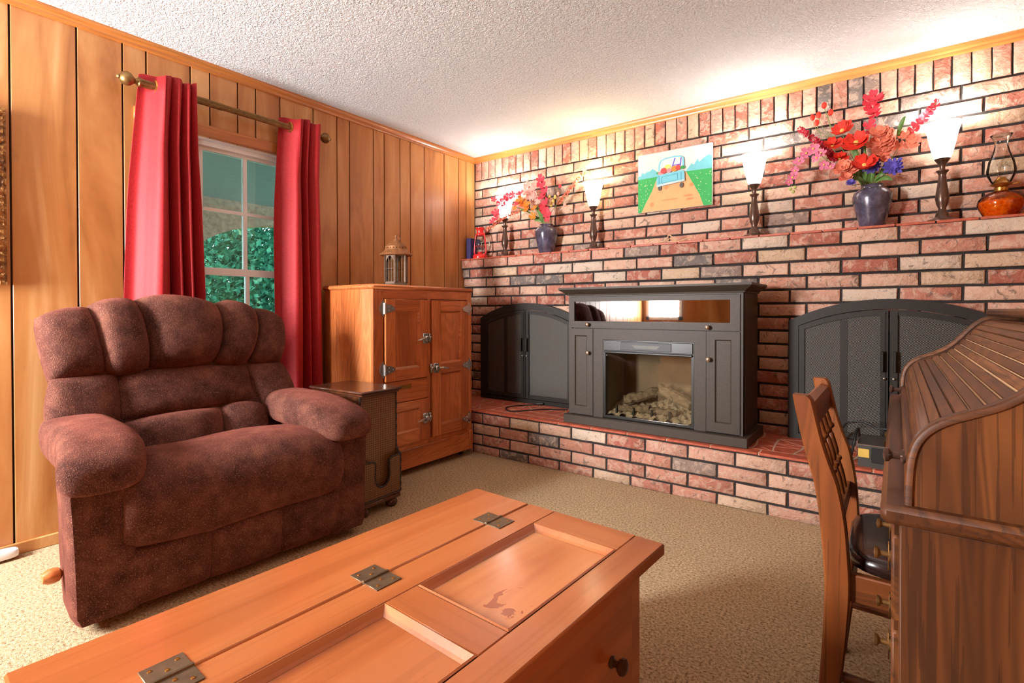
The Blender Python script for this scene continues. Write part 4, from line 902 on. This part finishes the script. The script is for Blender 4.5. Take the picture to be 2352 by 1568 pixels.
for p, q in zip(tg[:-1], tg[1:]): paint('tailgate_line', 'line', stroke([p, q], .0028))
for u in (.312, .612): paint('body_line', 'line', stroke([(u, .41), (u, .57)], .0028))
paint('bumper', 'bumper', [(.275, .56), (.66, .53), (.66, .56), (.28, .60)]); paint('number_plate', 'sky', [(.40, .555), (.50, .545), (.50, .575), (.40, .583)])

# vases and artificial flowers
def vase(label, x):
    pr = [(0, 0), (.054, 0), (.058, .006), (.066, .04), (.082, .10), (.092, .15), (.093, .172), (.086, .195), (.066, .212), (.051, .218), (.049, .226), (.053, .234), (.048, .234), (.044, .222), (.060, .205), (.080, .18), (.05, .02), (0, .015)]
    m = M().lathe(pr, (x, -.100, MZ), 36); o = based('vase', m, 'vase_glaze', (x, -.100, MZ), label, 'vase', 'glazed vases on the mantel'); return o
VL, VR = Vector((.838, -.100, MZ + .235)), Vector((2.972, -.100, MZ + .235))
vase('slate blue glazed vase holding the smaller bouquet near the red lantern', VL.x); vase('slate blue glazed vase holding the large bouquet of poppies and asters', VR.x)
FR = random.Random(21)
def rnd_dir(s=1.): return Vector((FR.gauss(0, s), FR.gauss(0, s), FR.gauss(0, s)))
def petals(m, c, nrm, r, n=5, cup=.35, wid=.75, ruf=.0):
    nrm = Vector(nrm).normalized(); a = nrm.orthogonal().normalized(); b = nrm.cross(a)
    off = FR.uniform(0, 6)
    for k in range(n):
        t = off + 2 * math.pi * k / n; d = a * math.cos(t) + b * math.sin(t); s_ = nrm.cross(d); rr_ = r * FR.uniform(.85, 1.12)
        V = []
        for i, (u, w2) in enumerate(((.04, .12), (.4, .7), (.75, 1.), (1., .62))):
            for j in (-1, 0, 1):
                V.append(c + d * (rr_ * u) + s_ * (rr_ * wid * .5 * w2 * j) + nrm * (rr_ * (cup * u * u + (.10 if j else 0) * u + FR.uniform(-ruf, ruf))))
        m.add(V, [(i * 3 + j, i * 3 + j + 1, i * 3 + j + 4, i * 3 + j + 3) for i in range(3) for j in range(2)])
    return m
SLOT = [0]
def stem_thing(label, mouth, pts, group, name='flower_stem', r=.0018, mat='stem_green'):
    t = thing(name, label, 'artificial flower', mouth - Vector((0, 0, .19)), 0, group)
    SLOT[0] += 1; off = Vector((max(-.03, min(.03, (pts[-1].x - mouth.x) * .15)), ((SLOT[0] * .618) % 1 - .5) * .044, 0))
    path = [mouth + off * .6 - Vector((0, 0, .15)), mouth + off] + pts
    obj('stem', M().tube(spline(path, 6), r, 5), mat, t, sharp=0); return t
def bloom(t, p, r, mat, n=5, cup=.35, face=(0, -1, .3), layers=1, wid=.8, core=None, ruf=.04):
    f = Vector(face) + rnd_dir(.25); m = M()
    for k in range(layers): petals(m, p + f.normalized() * (.12 * r * k), f, r * (1 - .25 * k), n, cup + .25 * k, wid, ruf)
    o = obj('blossom', m, 'petal_' + mat, t, sharp=0, recalc=False); o.data.polygons.foreach_set('use_smooth', [True] * len(o.data.polygons))
    if core: obj('flower_centre', M().sup(p + f.normalized() * r * .12, (r * .2,) * 3, 2, 8, 6), 'petal_' + core, o, sharp=0)
    return o
def spike(t, path, r0, r1, mat, dens=5):
    pts = spline(path, dens); m = M(); n = len(pts)
    for i, p in enumerate(pts):
        r = r0 + (r1 - r0) * i / n
        for k in range(6):
            d = rnd_dir().normalized(); petals(m, p + d * r * .5, d, r * .75, 4, .5, .8)
    o = obj('flower_spike', m, 'petal_' + mat, t, sharp=0, recalc=False); return o
def leaf(t, p0, p1, wd, mat='leaf_green', bend=.03):
    p0, p1 = Vector(p0), Vector(p1); mid = (p0 + p1) / 2 + Vector((0, -bend, bend)); path = bez(p0, mid, p1, 8); V = []
    side = (p1 - p0).cross(Vector((.1, -1, .25))).normalized()
    for i, p in enumerate(path):
        w_ = wd * math.sin(math.pi * min(1, .06 + .94 * i / 8)) ** .8 + .0004; nr = side.cross((p1 - p0).normalized())
        V += [p - side * w_, p + nr * w_ * .25, p + side * w_]
    obj('leaf', M().add(V, [(i * 3 + j, i * 3 + j + 1, i * 3 + j + 4, i * 3 + j + 3) for i in range(8) for j in range(2)]), mat, t, sharp=0, recalc=False)
W = lambda px, py, y=-.1: ony(px, py, y)
pm = lambda y: 1 / (F / (CAM - Vector((2.95, y, 1.9))).length)       # metres per pixel near the right vase
GR, GL = 'artificial flowers in the vase by the oil lamp', 'artificial flowers in the vase by the red lantern'
def right():
    k = .00235
    t = stem_thing('crimson plume spike leaning toward the painting in the large bouquet', VR, [W(1965, 400, -.11), W(1920, 365, -.115), W(1880, 325, -.12)], GR)
    spike(t, [W(1915, 362, -.115), W(1900, 346, -.12), W(1872, 322, -.12), W(1838, 297, -.12)], .022, .016, 'crimson')
    t = stem_thing('drooping pale pink orchid spray at the painting side of the large bouquet', VR, [W(1960, 408, -.16), W(1905, 372, -.195), W(1865, 345, -.20), W(1835, 370, -.20), W(1818, 428, -.20)], GR)
    for px, py, r in ((1868, 342, 13), (1852, 352, 14), (1886, 352, 12), (1836, 370, 12), (1826, 392, 11), (1820, 408, 11), (1812, 418, 9), (1893, 378, 12), (1908, 383, 11), (1876, 362, 12)): bloom(t, W(px, py, -.205), r * k, 'orchid', 5, .2, layers=1, core='lemon')
    for px, py in ((1815, 434), (1822, 440), (1826, 430)): obj('bud', M().sup(W(px, py, -.20), (.010, .009, .010), 2, 8, 6), 'bud_green', t, sharp=0)
    for lab, px, py, r, y in (('scarlet poppy highest among the poppies, below the small red buds', 1935, 303, 27, -.125), ('largest scarlet poppy, with a yellow throat, in the large bouquet', 1967, 330, 29, -.175), ('open scarlet poppy facing forward just above the purple asters', 1985, 382, 26, -.205), ('scarlet poppy beside the crimson plume spike', 1912, 335, 20, -.165), ('small scarlet poppy between the crimson plume and the coral carnations', 1928, 366, 17, -.172)):
        t = stem_thing(lab, VR, [W((px + 1995) / 2, (py + 430) / 2 + 10, -.13), W(px, py + 6, y + .01)], GR); bloom(t, W(px, py, y), r * k, 'poppy', 5, .45, (0, -1, .7), 1, 1.0, 'lemon'); bloom(t, W(px, py - 3, y - .008), r * k * .7, 'poppy', 4, .6, (0, -1, .8), 1, 1.0)
    t = stem_thing('thin branching stem of small red buds above the poppies', VR, [W(1960, 380, -.085), W(1915, 310, -.085), W(1895, 250, -.085)], GR)
    for px, py in ((1866, 270), (1893, 242), (1908, 258), (1880, 264), (1876, 282)):
        obj('bud', M().sup(W(px, py, -.085), (.014, .013, .019), 2, 10, 8), 'petal_poppy', t, sharp=60); obj('twig', M().tube([W(px, py + 6, -.085), W(px + 10, py + 30, -.085), W(1918, 318, -.085)], .0014, 5), 'stem_green', t, sharp=0)
    t = stem_thing('tall pink red gladiolus rising highest in the bouquet', VR, [W(2002, 380, -.10), W(2001, 310, -.10), W(2005, 250, -.10)], GR)
    for px, py, r in ((2004, 226, 20), (2016, 232, 16), (1998, 238, 15), (2006, 254, 18), (2010, 262, 14), (1997, 290, 15), (2001, 306, 11)): bloom(t, W(px, py, -.11), r * k, 'pinkred', 4, .4, (0, -1, .5), 1, 1.0, None)
    t = stem_thing('ruffled coral gladiolus cluster above the large purple aster', VR, [W(2010, 400, -.12), W(2020, 350, -.13), W(2024, 312, -.14)], GR)
    for px, py, r in ((2018, 305, 17), (2035, 308, 16), (2026, 322, 20), (2040, 330, 16), (2010, 332, 16), (2028, 346, 20), (2014, 352, 15), (2030, 364, 13)): bloom(t, W(px, py, -.15), r * k, 'coral', 5, .4, (0, -1, .4), 2, .95)
    t = stem_thing('coral sweet pea spray reaching toward the lamp by the oil lamp', VR, [W(2030, 400, -.11), W(2060, 345, -.11), W(2100, 300, -.11), W(2150, 236, -.115)], GR)
    for px, py, r in ((2151, 236, 8), (2146, 246, 9), (2138, 252, 9), (2128, 262, 10), (2120, 273, 10), (2108, 284, 11), (2098, 298, 11), (2088, 312, 11), (2075, 312, 11), (2064, 335, 12), (2083, 334, 13), (2100, 330, 13), (2092, 324, 10)): bloom(t, W(px, py, -.118), r * k * 1.1, 'coral' if py > 300 else 'pinkred', 4, .4, (0, -1, .3), 1, .95)
    for lab, px, py, r, y in (('large purple aster on the side nearer the oil lamp', 2052, 384, 21, -.165), ('large purple aster half hidden under an open scarlet poppy', 2004, 384, 19, -.168), ('small purple aster drooping at the vase rim below coral carnations', 1955, 421, 11, -.225)):
        t = stem_thing(lab, VR, [W((px + 2003) / 2, (py + 425) / 2, -.12), W(px, py + 5, y + .01)], GR)
        bloom(t, W(px, py, y), r * k, 'purple', 11, .25, (.1, -1, .3), 3, .38, None)
    t = stem_thing('coral carnations hanging low over the vase rim', VR, [W(1975, 412, -.15), W(1942, 394, -.185)], GR)
    for px, py, r in ((1938, 384, 18), (1955, 388, 14), (1944, 404, 13), (1926, 390, 11), (1936, 410, 9)): bloom(t, W(px, py, -.195), r * k, 'coral', 6, .4, layers=2, wid=.9)
    t = stem_thing('long green blade leaves fanning from the vase', VR, [W(2000, 410, -.12), W(1992, 390, -.12)], GR, 'leaf_stem')
    for a, b, w_ in (((1992, 425), (1948, 328), .011), ((1985, 425), (1960, 330), .012), ((1990, 420), (1984, 300), .006), ((2000, 420), (1975, 360), .012), ((1990, 418), (1932, 408), .012), ((2010, 425), (2050, 360), .008), ((2000, 425), (2016, 365), .010), ((1980, 425), (1945, 370), .012), ((1995, 425), (1990, 385), .012), ((2012, 418), (2052, 414), .014), ((1988, 418), (1956, 416), .013), ((2060, 320), (2080, 266), .010), ((2005, 420), (2035, 400), .010)): leaf(t, W(*a, -.11), W(*b, -.15), w_)
def left():
    k = .0036
    t = stem_thing('coral fern spike arching down over the red lantern', VL, [W(1225, 495, -.12), W(1195, 483, -.14), W(1150, 505, -.16), W(1122, 526, -.17)], GL)
    spike(t, [W(1190, 486, -.15), W(1165, 495, -.16), W(1140, 512, -.165), W(1120, 527, -.17)], .013, .016, 'coral')
    t = stem_thing('magenta orchid spray drooping in front of the glowing lamp', VL, [W(1236, 488, -.18), W(1195, 455, -.205), W(1160, 462, -.205), W(1135, 505, -.205)], GL)
    for px, py, r in ((1135, 459, 8), (1150, 466, 11), (1160, 458, 11), (1168, 452, 11), (1158, 472, 10), (1179, 447, 9), (1140, 488, 10), (1141, 500, 9), (1132, 508, 9), (1195, 445, 10), (1185, 470, 8)): bloom(t, W(px, py, -.208), r * k, 'pinkred', 5, .3, wid=.7)
    t = stem_thing('orange lily stem in the vase by the red lantern', VL, [W(1235, 495, -.12), W(1210, 475, -.15), W(1192, 462, -.16)], GL)
    for px, py, r in ((1195, 462, 11), (1204, 470, 12), (1211, 480, 10), (1184, 477, 7), (1224, 497, 9), (1228, 480, 8)): bloom(t, W(px, py, -.155), r * k, 'tangerine', 5, .4, wid=.8)
    t = stem_thing('pink red gladiolus standing up in the smaller bouquet', VL, [W(1250, 480, -.145), W(1248, 440, -.15), W(1242, 412, -.15)], GL)
    for px, py, r in ((1241, 412, 10), (1246, 424, 11), (1252, 440, 12), (1247, 452, 10), (1254, 466, 10), (1247, 482, 12), (1256, 490, 11), (1258, 502, 8)): bloom(t, W(px, py, -.165), r * k, 'pinkred', 4, .4, wid=1.)
    t = stem_thing('pale pink hydrangea cluster behind the orange lilies', VL, [W(1245, 480, -.10), W(1225, 440, -.10)], GL)
    for px, py, r in ((1212, 425, 10), (1208, 440, 11), (1222, 434, 11), (1220, 450, 11), (1230, 448, 10), (1236, 460, 9), (1228, 420, 8)): bloom(t, W(px, py, -.11), r * k, 'palepink', 5, .3, wid=.8)
    t = stem_thing('coral flower spike slanting up toward the warm lamp', VL, [W(1265, 490, -.11), W(1290, 455, -.11), W(1320, 418, -.11)], GL)
    spike(t, [W(1283, 466, -.12), W(1305, 440, -.12), W(1325, 415, -.12), W(1343, 396, -.12)], .014, .018, 'coral')
    t = stem_thing('cream twig with small buds beside the slanting coral spike', VL, [W(1258, 490, -.11), W(1268, 460, -.12), W(1275, 448, -.12)], GL)
    for px, py, c in ((1286, 427, 'pinkred'), (1282, 445, 'palepink'), (1262, 452, 'lemon'), (1270, 462, 'lemon'), (1275, 452, 'lemon'), (1297, 470, 'palepink'), (1266, 470, 'lemon')): obj('bud', M().sup(W(px, py, -.12), (.013, .011, .017), 2, 8, 6), 'petal_' + c, t, sharp=60)
    t = stem_thing('green leaves and thin stems in the small bouquet', VL, [W(1248, 500, -.12), W(1236, 470, -.12)], GL, 'leaf_stem')
    for a, b, w_ in (((1250, 512), (1226, 508), .012), ((1250, 512), (1212, 500), .012), ((1248, 510), (1232, 470), .014), ((1254, 510), (1262, 480), .012), ((1250, 512), (1238, 490), .012), ((1245, 505), (1180, 475), .006)): leaf(t, W(*a, -.11), W(*b, -.115), w_)
right(); left()

# ------------------------------------------------------------------ trunk coffee table (local: x width, -y length)
O = onz(1095, 1120, .47); tr = thing('trunk_table', 'orange pine trunk coffee table with hinged panelled lid', 'coffee table', (O.x, O.y, 0), R(-2.4))
TW, TL, TZ = .655, 1.135, .47
B = lambda u0, u1, v0, v1, z0, z1, b=0.: M().box(u0, u1, -v1, -v0, z0, z1, b)
obj('fixed_board', B(0, .2195, 0, TL, TZ - .030, TZ, .004), 'pine_y', tr, **L_)
lid = obj('lid', B(.2235, .318, 0, TL, TZ - .030, TZ, .003), 'pine_y', tr, **L_)
obj('lid_front_rail', B(.574, TW, 0, TL, TZ - .030, TZ, .004), 'pine_y', lid, **L_)
obj('lid_moulding', B(.578, TW - .012, .012, TL - .012, TZ - .044, TZ - .029, .005), 'pine_y', lid, **L_)
for v0, v1 in ((.0, .108), (.528, .612), (1.032, TL)): obj('lid_cross_rail', B(.317, .575, v0, v1, TZ - .030, TZ - .0004, .002), 'pine_x', lid, **L_)
for k, (v0, v1) in enumerate(((.108, .528), (.612, 1.032))):
    obj('lid_panel', B(.316, .576, v0 - .002, v1 + .002, TZ - .030, TZ - .014), 'pine_worn' if k == 0 else 'pine_y', lid, local=True, sharp=0)
    o_ = [(.318, v0), (.574, v0), (.574, v1), (.318, v1)]
    def inset(d): return [(.318 + d, v0 + d), (.574 - d, v0 + d), (.574 - d, v1 - d), (.318 + d, v1 - d)]
    V = []; lv = [(0, TZ - .001), (.004, TZ + .001), (.008, TZ - .003), (.014, TZ - .009), (.020, TZ - .0135)]
    for d, z in lv: V += [(u, -v, z) for u, v in inset(d)]
    obj('lid_bead', M().add(V, [(i * 4 + q, i * 4 + (q + 1) % 4, (i + 1) * 4 + (q + 1) % 4, (i + 1) * 4 + q) for i in range(len(lv) - 1) for q in range(4)]), 'pine_y', lid, local=True, sharp=0)
for v in (.167, .565, .963):
    h = obj('hinge', B(.172, .2205, v - .033, v + .033, TZ, TZ + .0022, .0008).box(.2225, .271, -v - .033, -v + .033, TZ, TZ + .0022, .0008).tube([(.2215, -v - .033, TZ + .002), (.2215, -v + .033, TZ + .002)], .0045, 8), 'hinge_metal', tr, **L_)
    for u, dv in ((.186, -.02), (.186, .02), (.204, 0), (.257, -.02), (.257, .02), (.239, 0)): obj('screw', M().lathe([(.0042, 0), (.0034, .0014), (0, .0018)], (u, -v - dv, TZ + .002), 8), 'brass', h, **L_)
obj('trunk_body', B(.045, TW - .058, .045, TL - .045, .06, TZ - .030, .003), 'pine_y', tr, **L_)
obj('plinth', B(.028, TW - .030, .028, TL - .028, .03, .105, .008), 'pine_y', tr, **L_)
for u in (.07, TW - .07):
    for v in (.07, TL - .07): obj('bun_foot', M().lathe([(0, 0), (.03, 0), (.036, .015), (.03, .034), (0, .034)], (u, -v, 0), 16), 'pine_y', tr, **L_)
for v0, v1 in ((.045, .096), (.549, .586), (1.039, TL - .045)): obj('face_stile', B(TW - .060, TW - .048, v0, v1, .09, TZ - .030, .001), 'pine_y', tr, **L_)
for v0, v1 in ((.096, .549), (.586, 1.039)):
    for z0, z1 in ((.09, .126), (.409, TZ - .030)): obj('face_rail', B(TW - .060, TW - .048, v0, v1, z0, z1, .001), 'pine_y', tr, **L_)
for v0, v1 in ((.10, .545), (.59, 1.035)):
    d = obj('drawer_front', B(TW - .060, TW - .040, v0, v1, .13, .405, .003), 'pine_y', tr, **L_)
    for vk in (v0 + .11, v1 - .11): obj('knob', M().lathe([(.012, 0), (.014, .003), (.008, .008), (.007, .016), (.014, .020), (.019, .027), (.018, .034), (.010, .039), (0, .040)], (TW - .040, -vk, .262), 18, 'x'), 'bronze', d, **L_)

# ------------------------------------------------------------------ desk chair
ch = thing('desk_chair', 'brown oak dining chair with turned spindles and black leather seat at desk', 'chair', (3.13, -1.86, 0))
YN, YFA = -2.062, -1.66
st = [(2.886, .034, .848), (2.892, .042, .835), (2.899, .044, .800), (2.913, .045, .735), (2.928, .048, .68), (2.943, .052, .63), (2.957, .055, .54), (2.964, .055, .45), (2.967, .054, .37), (2.961, .050, .24), (2.951, .046, .12), (2.940, .042, 0)]
st = [(p.x, p.y, p.z) for p in spline(st, 3)]
for y in (YN, YFA):
    m = M(); V = []; n = len(st)
    for x, wd, z in st:
        for dx, dy in ((-wd / 2, -.014), (-wd / 2 + .004, -.018), (wd / 2 - .004, -.018), (wd / 2, -.014), (wd / 2, .014), (wd / 2 - .004, .018), (-wd / 2 + .004, .018), (-wd / 2, .014)): V.append((x + dx, y + dy, z))
    m.add(V, [(i * 8 + k, i * 8 + (k + 1) % 8, (i + 1) * 8 + (k + 1) % 8, (i + 1) * 8 + k) for i in range(n - 1) for k in range(8)] + [tuple(range(8)), tuple(range((n - 1) * 8, n * 8))])
    obj('back_post', m, 'chairwood_z', ch, sharp=35)
yy0, yy1 = YN + .016, YFA - .016
def cx(z):
    for (x0, _, z0), (x1, _, z1) in zip(st[:-1], st[1:]):
        if z0 >= z >= z1: return x0 + (x1 - x0) * (z0 - z) / (z0 - z1 + 1e-9)
    return st[0][0]
pr = [(cx(.765) - .012, .762), (cx(.765) + .012, .762), (cx(.78) + .012, .78), (cx(.81) + .020, .805), (cx(.82) + .016, .825), (cx(.825) - .002, .832), (cx(.82) - .016, .822), (cx(.78) - .013, .78)]
obj('crest_rail', M().prism(pr, yy0, yy1, lambda u, v, d: (u, d, v)), 'chairwood_y', ch)
obj('lower_rail', M().prism([(cx(.515) - .012, .497), (cx(.515) + .012, .497), (cx(.535) + .012, .538), (cx(.535) - .012, .538)], yy0, yy1, lambda u, v, d: (u, d, v)), 'chairwood_y', ch)
for k in range(4):
    y = yy0 + (yy1 - yy0) * (k + .9) / 4.8 + .005
    p, q = Vector((cx(.536), y, .536)), Vector((cx(.764), y, .764)); n = 34; pts = [p + (q - p) * (i / n) for i in range(n + 1)]
    prf = lambda t: .0085 + .0025 * math.sin(math.pi * ((t * 3) % 1)) + (.005 if abs(t - .36) < .035 or abs(t - .78) < .035 else 0) - (.003 if abs(t - .42) < .02 or abs(t - .72) < .02 else 0)
    obj('spindle', M().tube(pts, [prf(i / n) for i in range(n + 1)], 10), 'chairwood_z', ch, sharp=50)
obj('seat', M().sup((3.185, -1.861, .437), (.205, .195, .026), 5, 36, 14), 'leather_black', ch, sharp=60)
for y in (YN + .01, YFA - .01): obj('seat_rail', M().box(2.975, 3.37, y - .012, y + .012, .350, .418, .003), 'chairwood_x', ch)
for x in (2.985, 3.365): obj('seat_rail', M().box(x - .012, x + .012, YN, YFA, .350, .418, .003), 'chairwood_y', ch)
for y in (YN + .005, YFA - .005):
    obj('front_leg', M().tube([(3.365, y, .42), (3.365, y, .30), (3.368, y, 0)], [.026, .024, .016], 4), 'chairwood_z', ch, sharp=30)
    obj('stretcher', M().tube([(2.965, y, .155), (3.365, y, .155)], .0125, 10), 'chairwood_x', ch)
obj('stretcher', M().tube([(3.365, YN, .2), (3.365, YFA, .2)], .0125, 10), 'chairwood_y', ch); obj('stretcher', M().tube([(2.96, YN, .2), (2.96, YFA, .2)], .0125, 10), 'chairwood_y', ch)

# ------------------------------------------------------------------ roll top desk
dk = thing('roll_top_desk', 'brown oak roll top desk with closed tambour and brass pulls', 'desk', (3.40, -1.89, 0))
DX0, DX1, DY0, DY1, DZ = 3.062, 3.72, -2.565, -1.225, .757
for y0, y1 in ((DY0 + .015, DY0 + .40), (DY1 - .40, DY1 - .015)):
    obj('pedestal', M().box(3.086, DX1 - .02, y0, y1, .03, DZ - .03, .003), 'desk_z', dk)
    obj('pedestal_plinth', M().box(3.080, DX1 - .01, y0 - .006, y1 + .006, 0, .07, .004), 'desk_x', dk)
    for k, (z0, z1) in enumerate(((.56, .70), (.40, .545), (.10, .385))):
        d = obj('drawer', M().box(3.076, 3.092, y0 + .02, y1 - .02, z0, z1, .004), 'desk_y', dk)
        for yk in ((y0 * .7 + y1 * .3), (y0 * .3 + y1 * .7)):
            zc = (z0 + z1) / 2
            h = M().lathe([(.012, 0), (.012, -.003), (.005, -.005), (.0045, -.016), (.010, -.020), (.011, -.024), (0, -.026)], (3.076, yk, zc), 12, 'x'); h.box(3.071, 3.0735, yk - .007, yk + .007, zc - .026, zc + .022, .002)
            obj('drawer_pull', h, 'old_brass', d)
obj('kneehole_drawer', M().box(3.076, 3.10, DY0 + .41, DY1 - .41, .665, DZ - .032, .004), 'desk_y', dk)
obj('modesty_panel', M().box(3.55, 3.57, DY0 + .38, DY1 - .38, .30, DZ - .03), 'desk_y', dk, sharp=0)
obj('desk_top', M().box(DX0, DX1, DY0, DY1, DZ - .030, DZ, .008), 'desk_y', dk)
# S shaped side panels carry the tambour
S_ = [(3.100, DZ), (3.101, .80), (3.104, .832), (3.112, .858), (3.127, .878), (3.148, .893), (3.175, .906), (3.203, .920), (3.230, .940), (3.254, .966), (3.276, .994), (3.298, 1.018), (3.325, 1.034), (3.36, 1.040)]
Sp = [(p.x, p.y) for p in spline([(a, b, 0) for a, b in S_], 4)]
poly = Sp + [(3.66, 1.040), (3.66, DZ)]
for y0, y1 in ((DY0 + .022, DY0 + .046), (DY1 - .046, DY1 - .022)):
    obj('side_panel', M().prism(poly, y0, y1, lambda u, v, d: (u, d, v)), 'desk_z', dk, sharp=30)
    V = []; n_ = len(Sp)
    for i, (u, v) in enumerate(Sp):
        p, q = Sp[max(i - 1, 0)], Sp[min(i + 1, n_ - 1)]; d = Vector((q[0] - p[0], q[1] - p[1])).normalized(); nm = Vector((-d.y, d.x))
        for yy, h in ((y0 - .003, -.002), (y0 - .003, .005), (y0, .008), (y1, .008), (y1 + .003, .005), (y1 + .003, -.002)): V.append((u + nm.x * h, yy, v + nm.y * h))
    obj('edge_band', M().add(V, [(i * 6 + k, i * 6 + (k + 1) % 6, (i + 1) * 6 + (k + 1) % 6, (i + 1) * 6 + k) for i in range(n_ - 1) for k in range(6)] + [tuple(range(6)), tuple(range((n_ - 1) * 6, n_ * 6))]), 'desk_x', dk, sharp=50)
# slats of the tambour, each a rounded strip lying on the curve
L2 = [0.]
for p, q in zip(Sp[:-1], Sp[1:]): L2.append(L2[-1] + math.hypot(q[0] - p[0], q[1] - p[1]))
def at(s):
    for i in range(len(Sp) - 1):
        if L2[i] <= s <= L2[i + 1]:
            k = (s - L2[i]) / (L2[i + 1] - L2[i] + 1e-9); a, b = Sp[i], Sp[i + 1]; d = Vector((b[0] - a[0], b[1] - a[1])).normalized(); return Vector((a[0] + (b[0] - a[0]) * k, a[1] + (b[1] - a[1]) * k)), d
    return Vector(Sp[-1]), Vector((1, 0))
ns = 18; ww = (L2[-1] - .035) / ns; ty0, ty1 = DY0 + .046, DY1 - .046
for k in range(ns):
    (p, d) = at(.035 + ww * (k + .5)); nrm = Vector((d.y, -d.x)) * 1; p = p + nrm * .012
    pl = []
    for u, h in ((-.45, -.004), (-.45, .002), (-.38, .0045), (0, .0055), (.38, .0045), (.45, .002), (.45, -.004)): q = p + d * (ww * u) - nrm * h; pl.append((q.x, q.y))
    obj('tambour_slat', M().prism(pl, ty0, ty1, lambda u, v, d_: (u, d_, v)), 'desk_y', dk)
bk_ = []
for i in range(41):
    p, d = at(.035 + (L2[-1] - .036) * i / 40); q = p + Vector((d.y, -d.x)) * .0118; bk_.append((q.x, q.y))
obj('tambour_backing', M().prism(bk_ + [(q[0] + .006, q[1] - .004) for q in bk_[::-1]], ty0, ty1, lambda u, v, d_: (u, d_, v)), 'cord_tan', dk, sharp=0)
lr = obj('lift_rail', M().box(3.094, 3.116, ty0, ty1, DZ + .001, .795, .005), 'desk_y', dk)
for y in (-2.40, -1.36):
    obj('lift_knob', M().lathe([(.013, 0), (.013, -.003), (.006, -.006), (.006, -.018), (.012, -.023), (.013, -.028), (.008, -.031), (0, -.032)], (3.094, y, .790 if y > -2 else .800), 14, 'x'), 'bronze', lr)
obj('top_shelf', M().box(3.322, DX1 - .01, DY0 - .005, DY1 + .005, 1.044, 1.066, .006), 'desk_y', dk)
obj('back_panel', M().box(3.66, 3.68, DY0 + .022, DY1 - .022, DZ, 1.045), 'desk_y', dk, sharp=0)

# ------------------------------------------------------------------ framed picture and power strip at the room's far left
pf = thing('picture_frame', 'ornate carved gilt picture frame hanging on the wood panelling', 'picture', (.0, -3.36, 1.18))
ya_, yb_, za_, zb2 = -3.64, -3.088, 1.178, 1.932
fl = lambda u, v, d: (d, u, v)
rg = lambda d: [(ya_ + d, za_ + d), (yb_ - d, za_ + d), (yb_ - d, zb2 - d), (ya_ + d, zb2 - d)]
obj('frame', M().ring(rg(0), rg(.012), .001, .022, fl).ring(rg(.010), rg(.060), .001, .030, fl).ring(rg(.058), rg(.072), .001, .020, fl), 'gilt', pf, sharp=0)
obj('picture', M().box(.004, .010, ya_ + .06, yb_ - .06, za_ + .06, zb2 - .06), 'picture_dark', pf, sharp=0)
for k in range(24):
    z = za_ + .03 + (zb2 - za_ - .06) * k / 23; obj('carving', M().sup((.031, yb_ - .035 + .006 * math.sin(k * 1.7), z), (.008, .016, .013), 2, 10, 6), 'gilt', pf, sharp=80)
based('power_strip', M().sup((.045, -3.23, .030), (.026, .165, .020), 6, 24, 12), 'white_plastic', (.045, -3.23, .010), 'white plastic power strip lying along the baseboard', 'power strip')
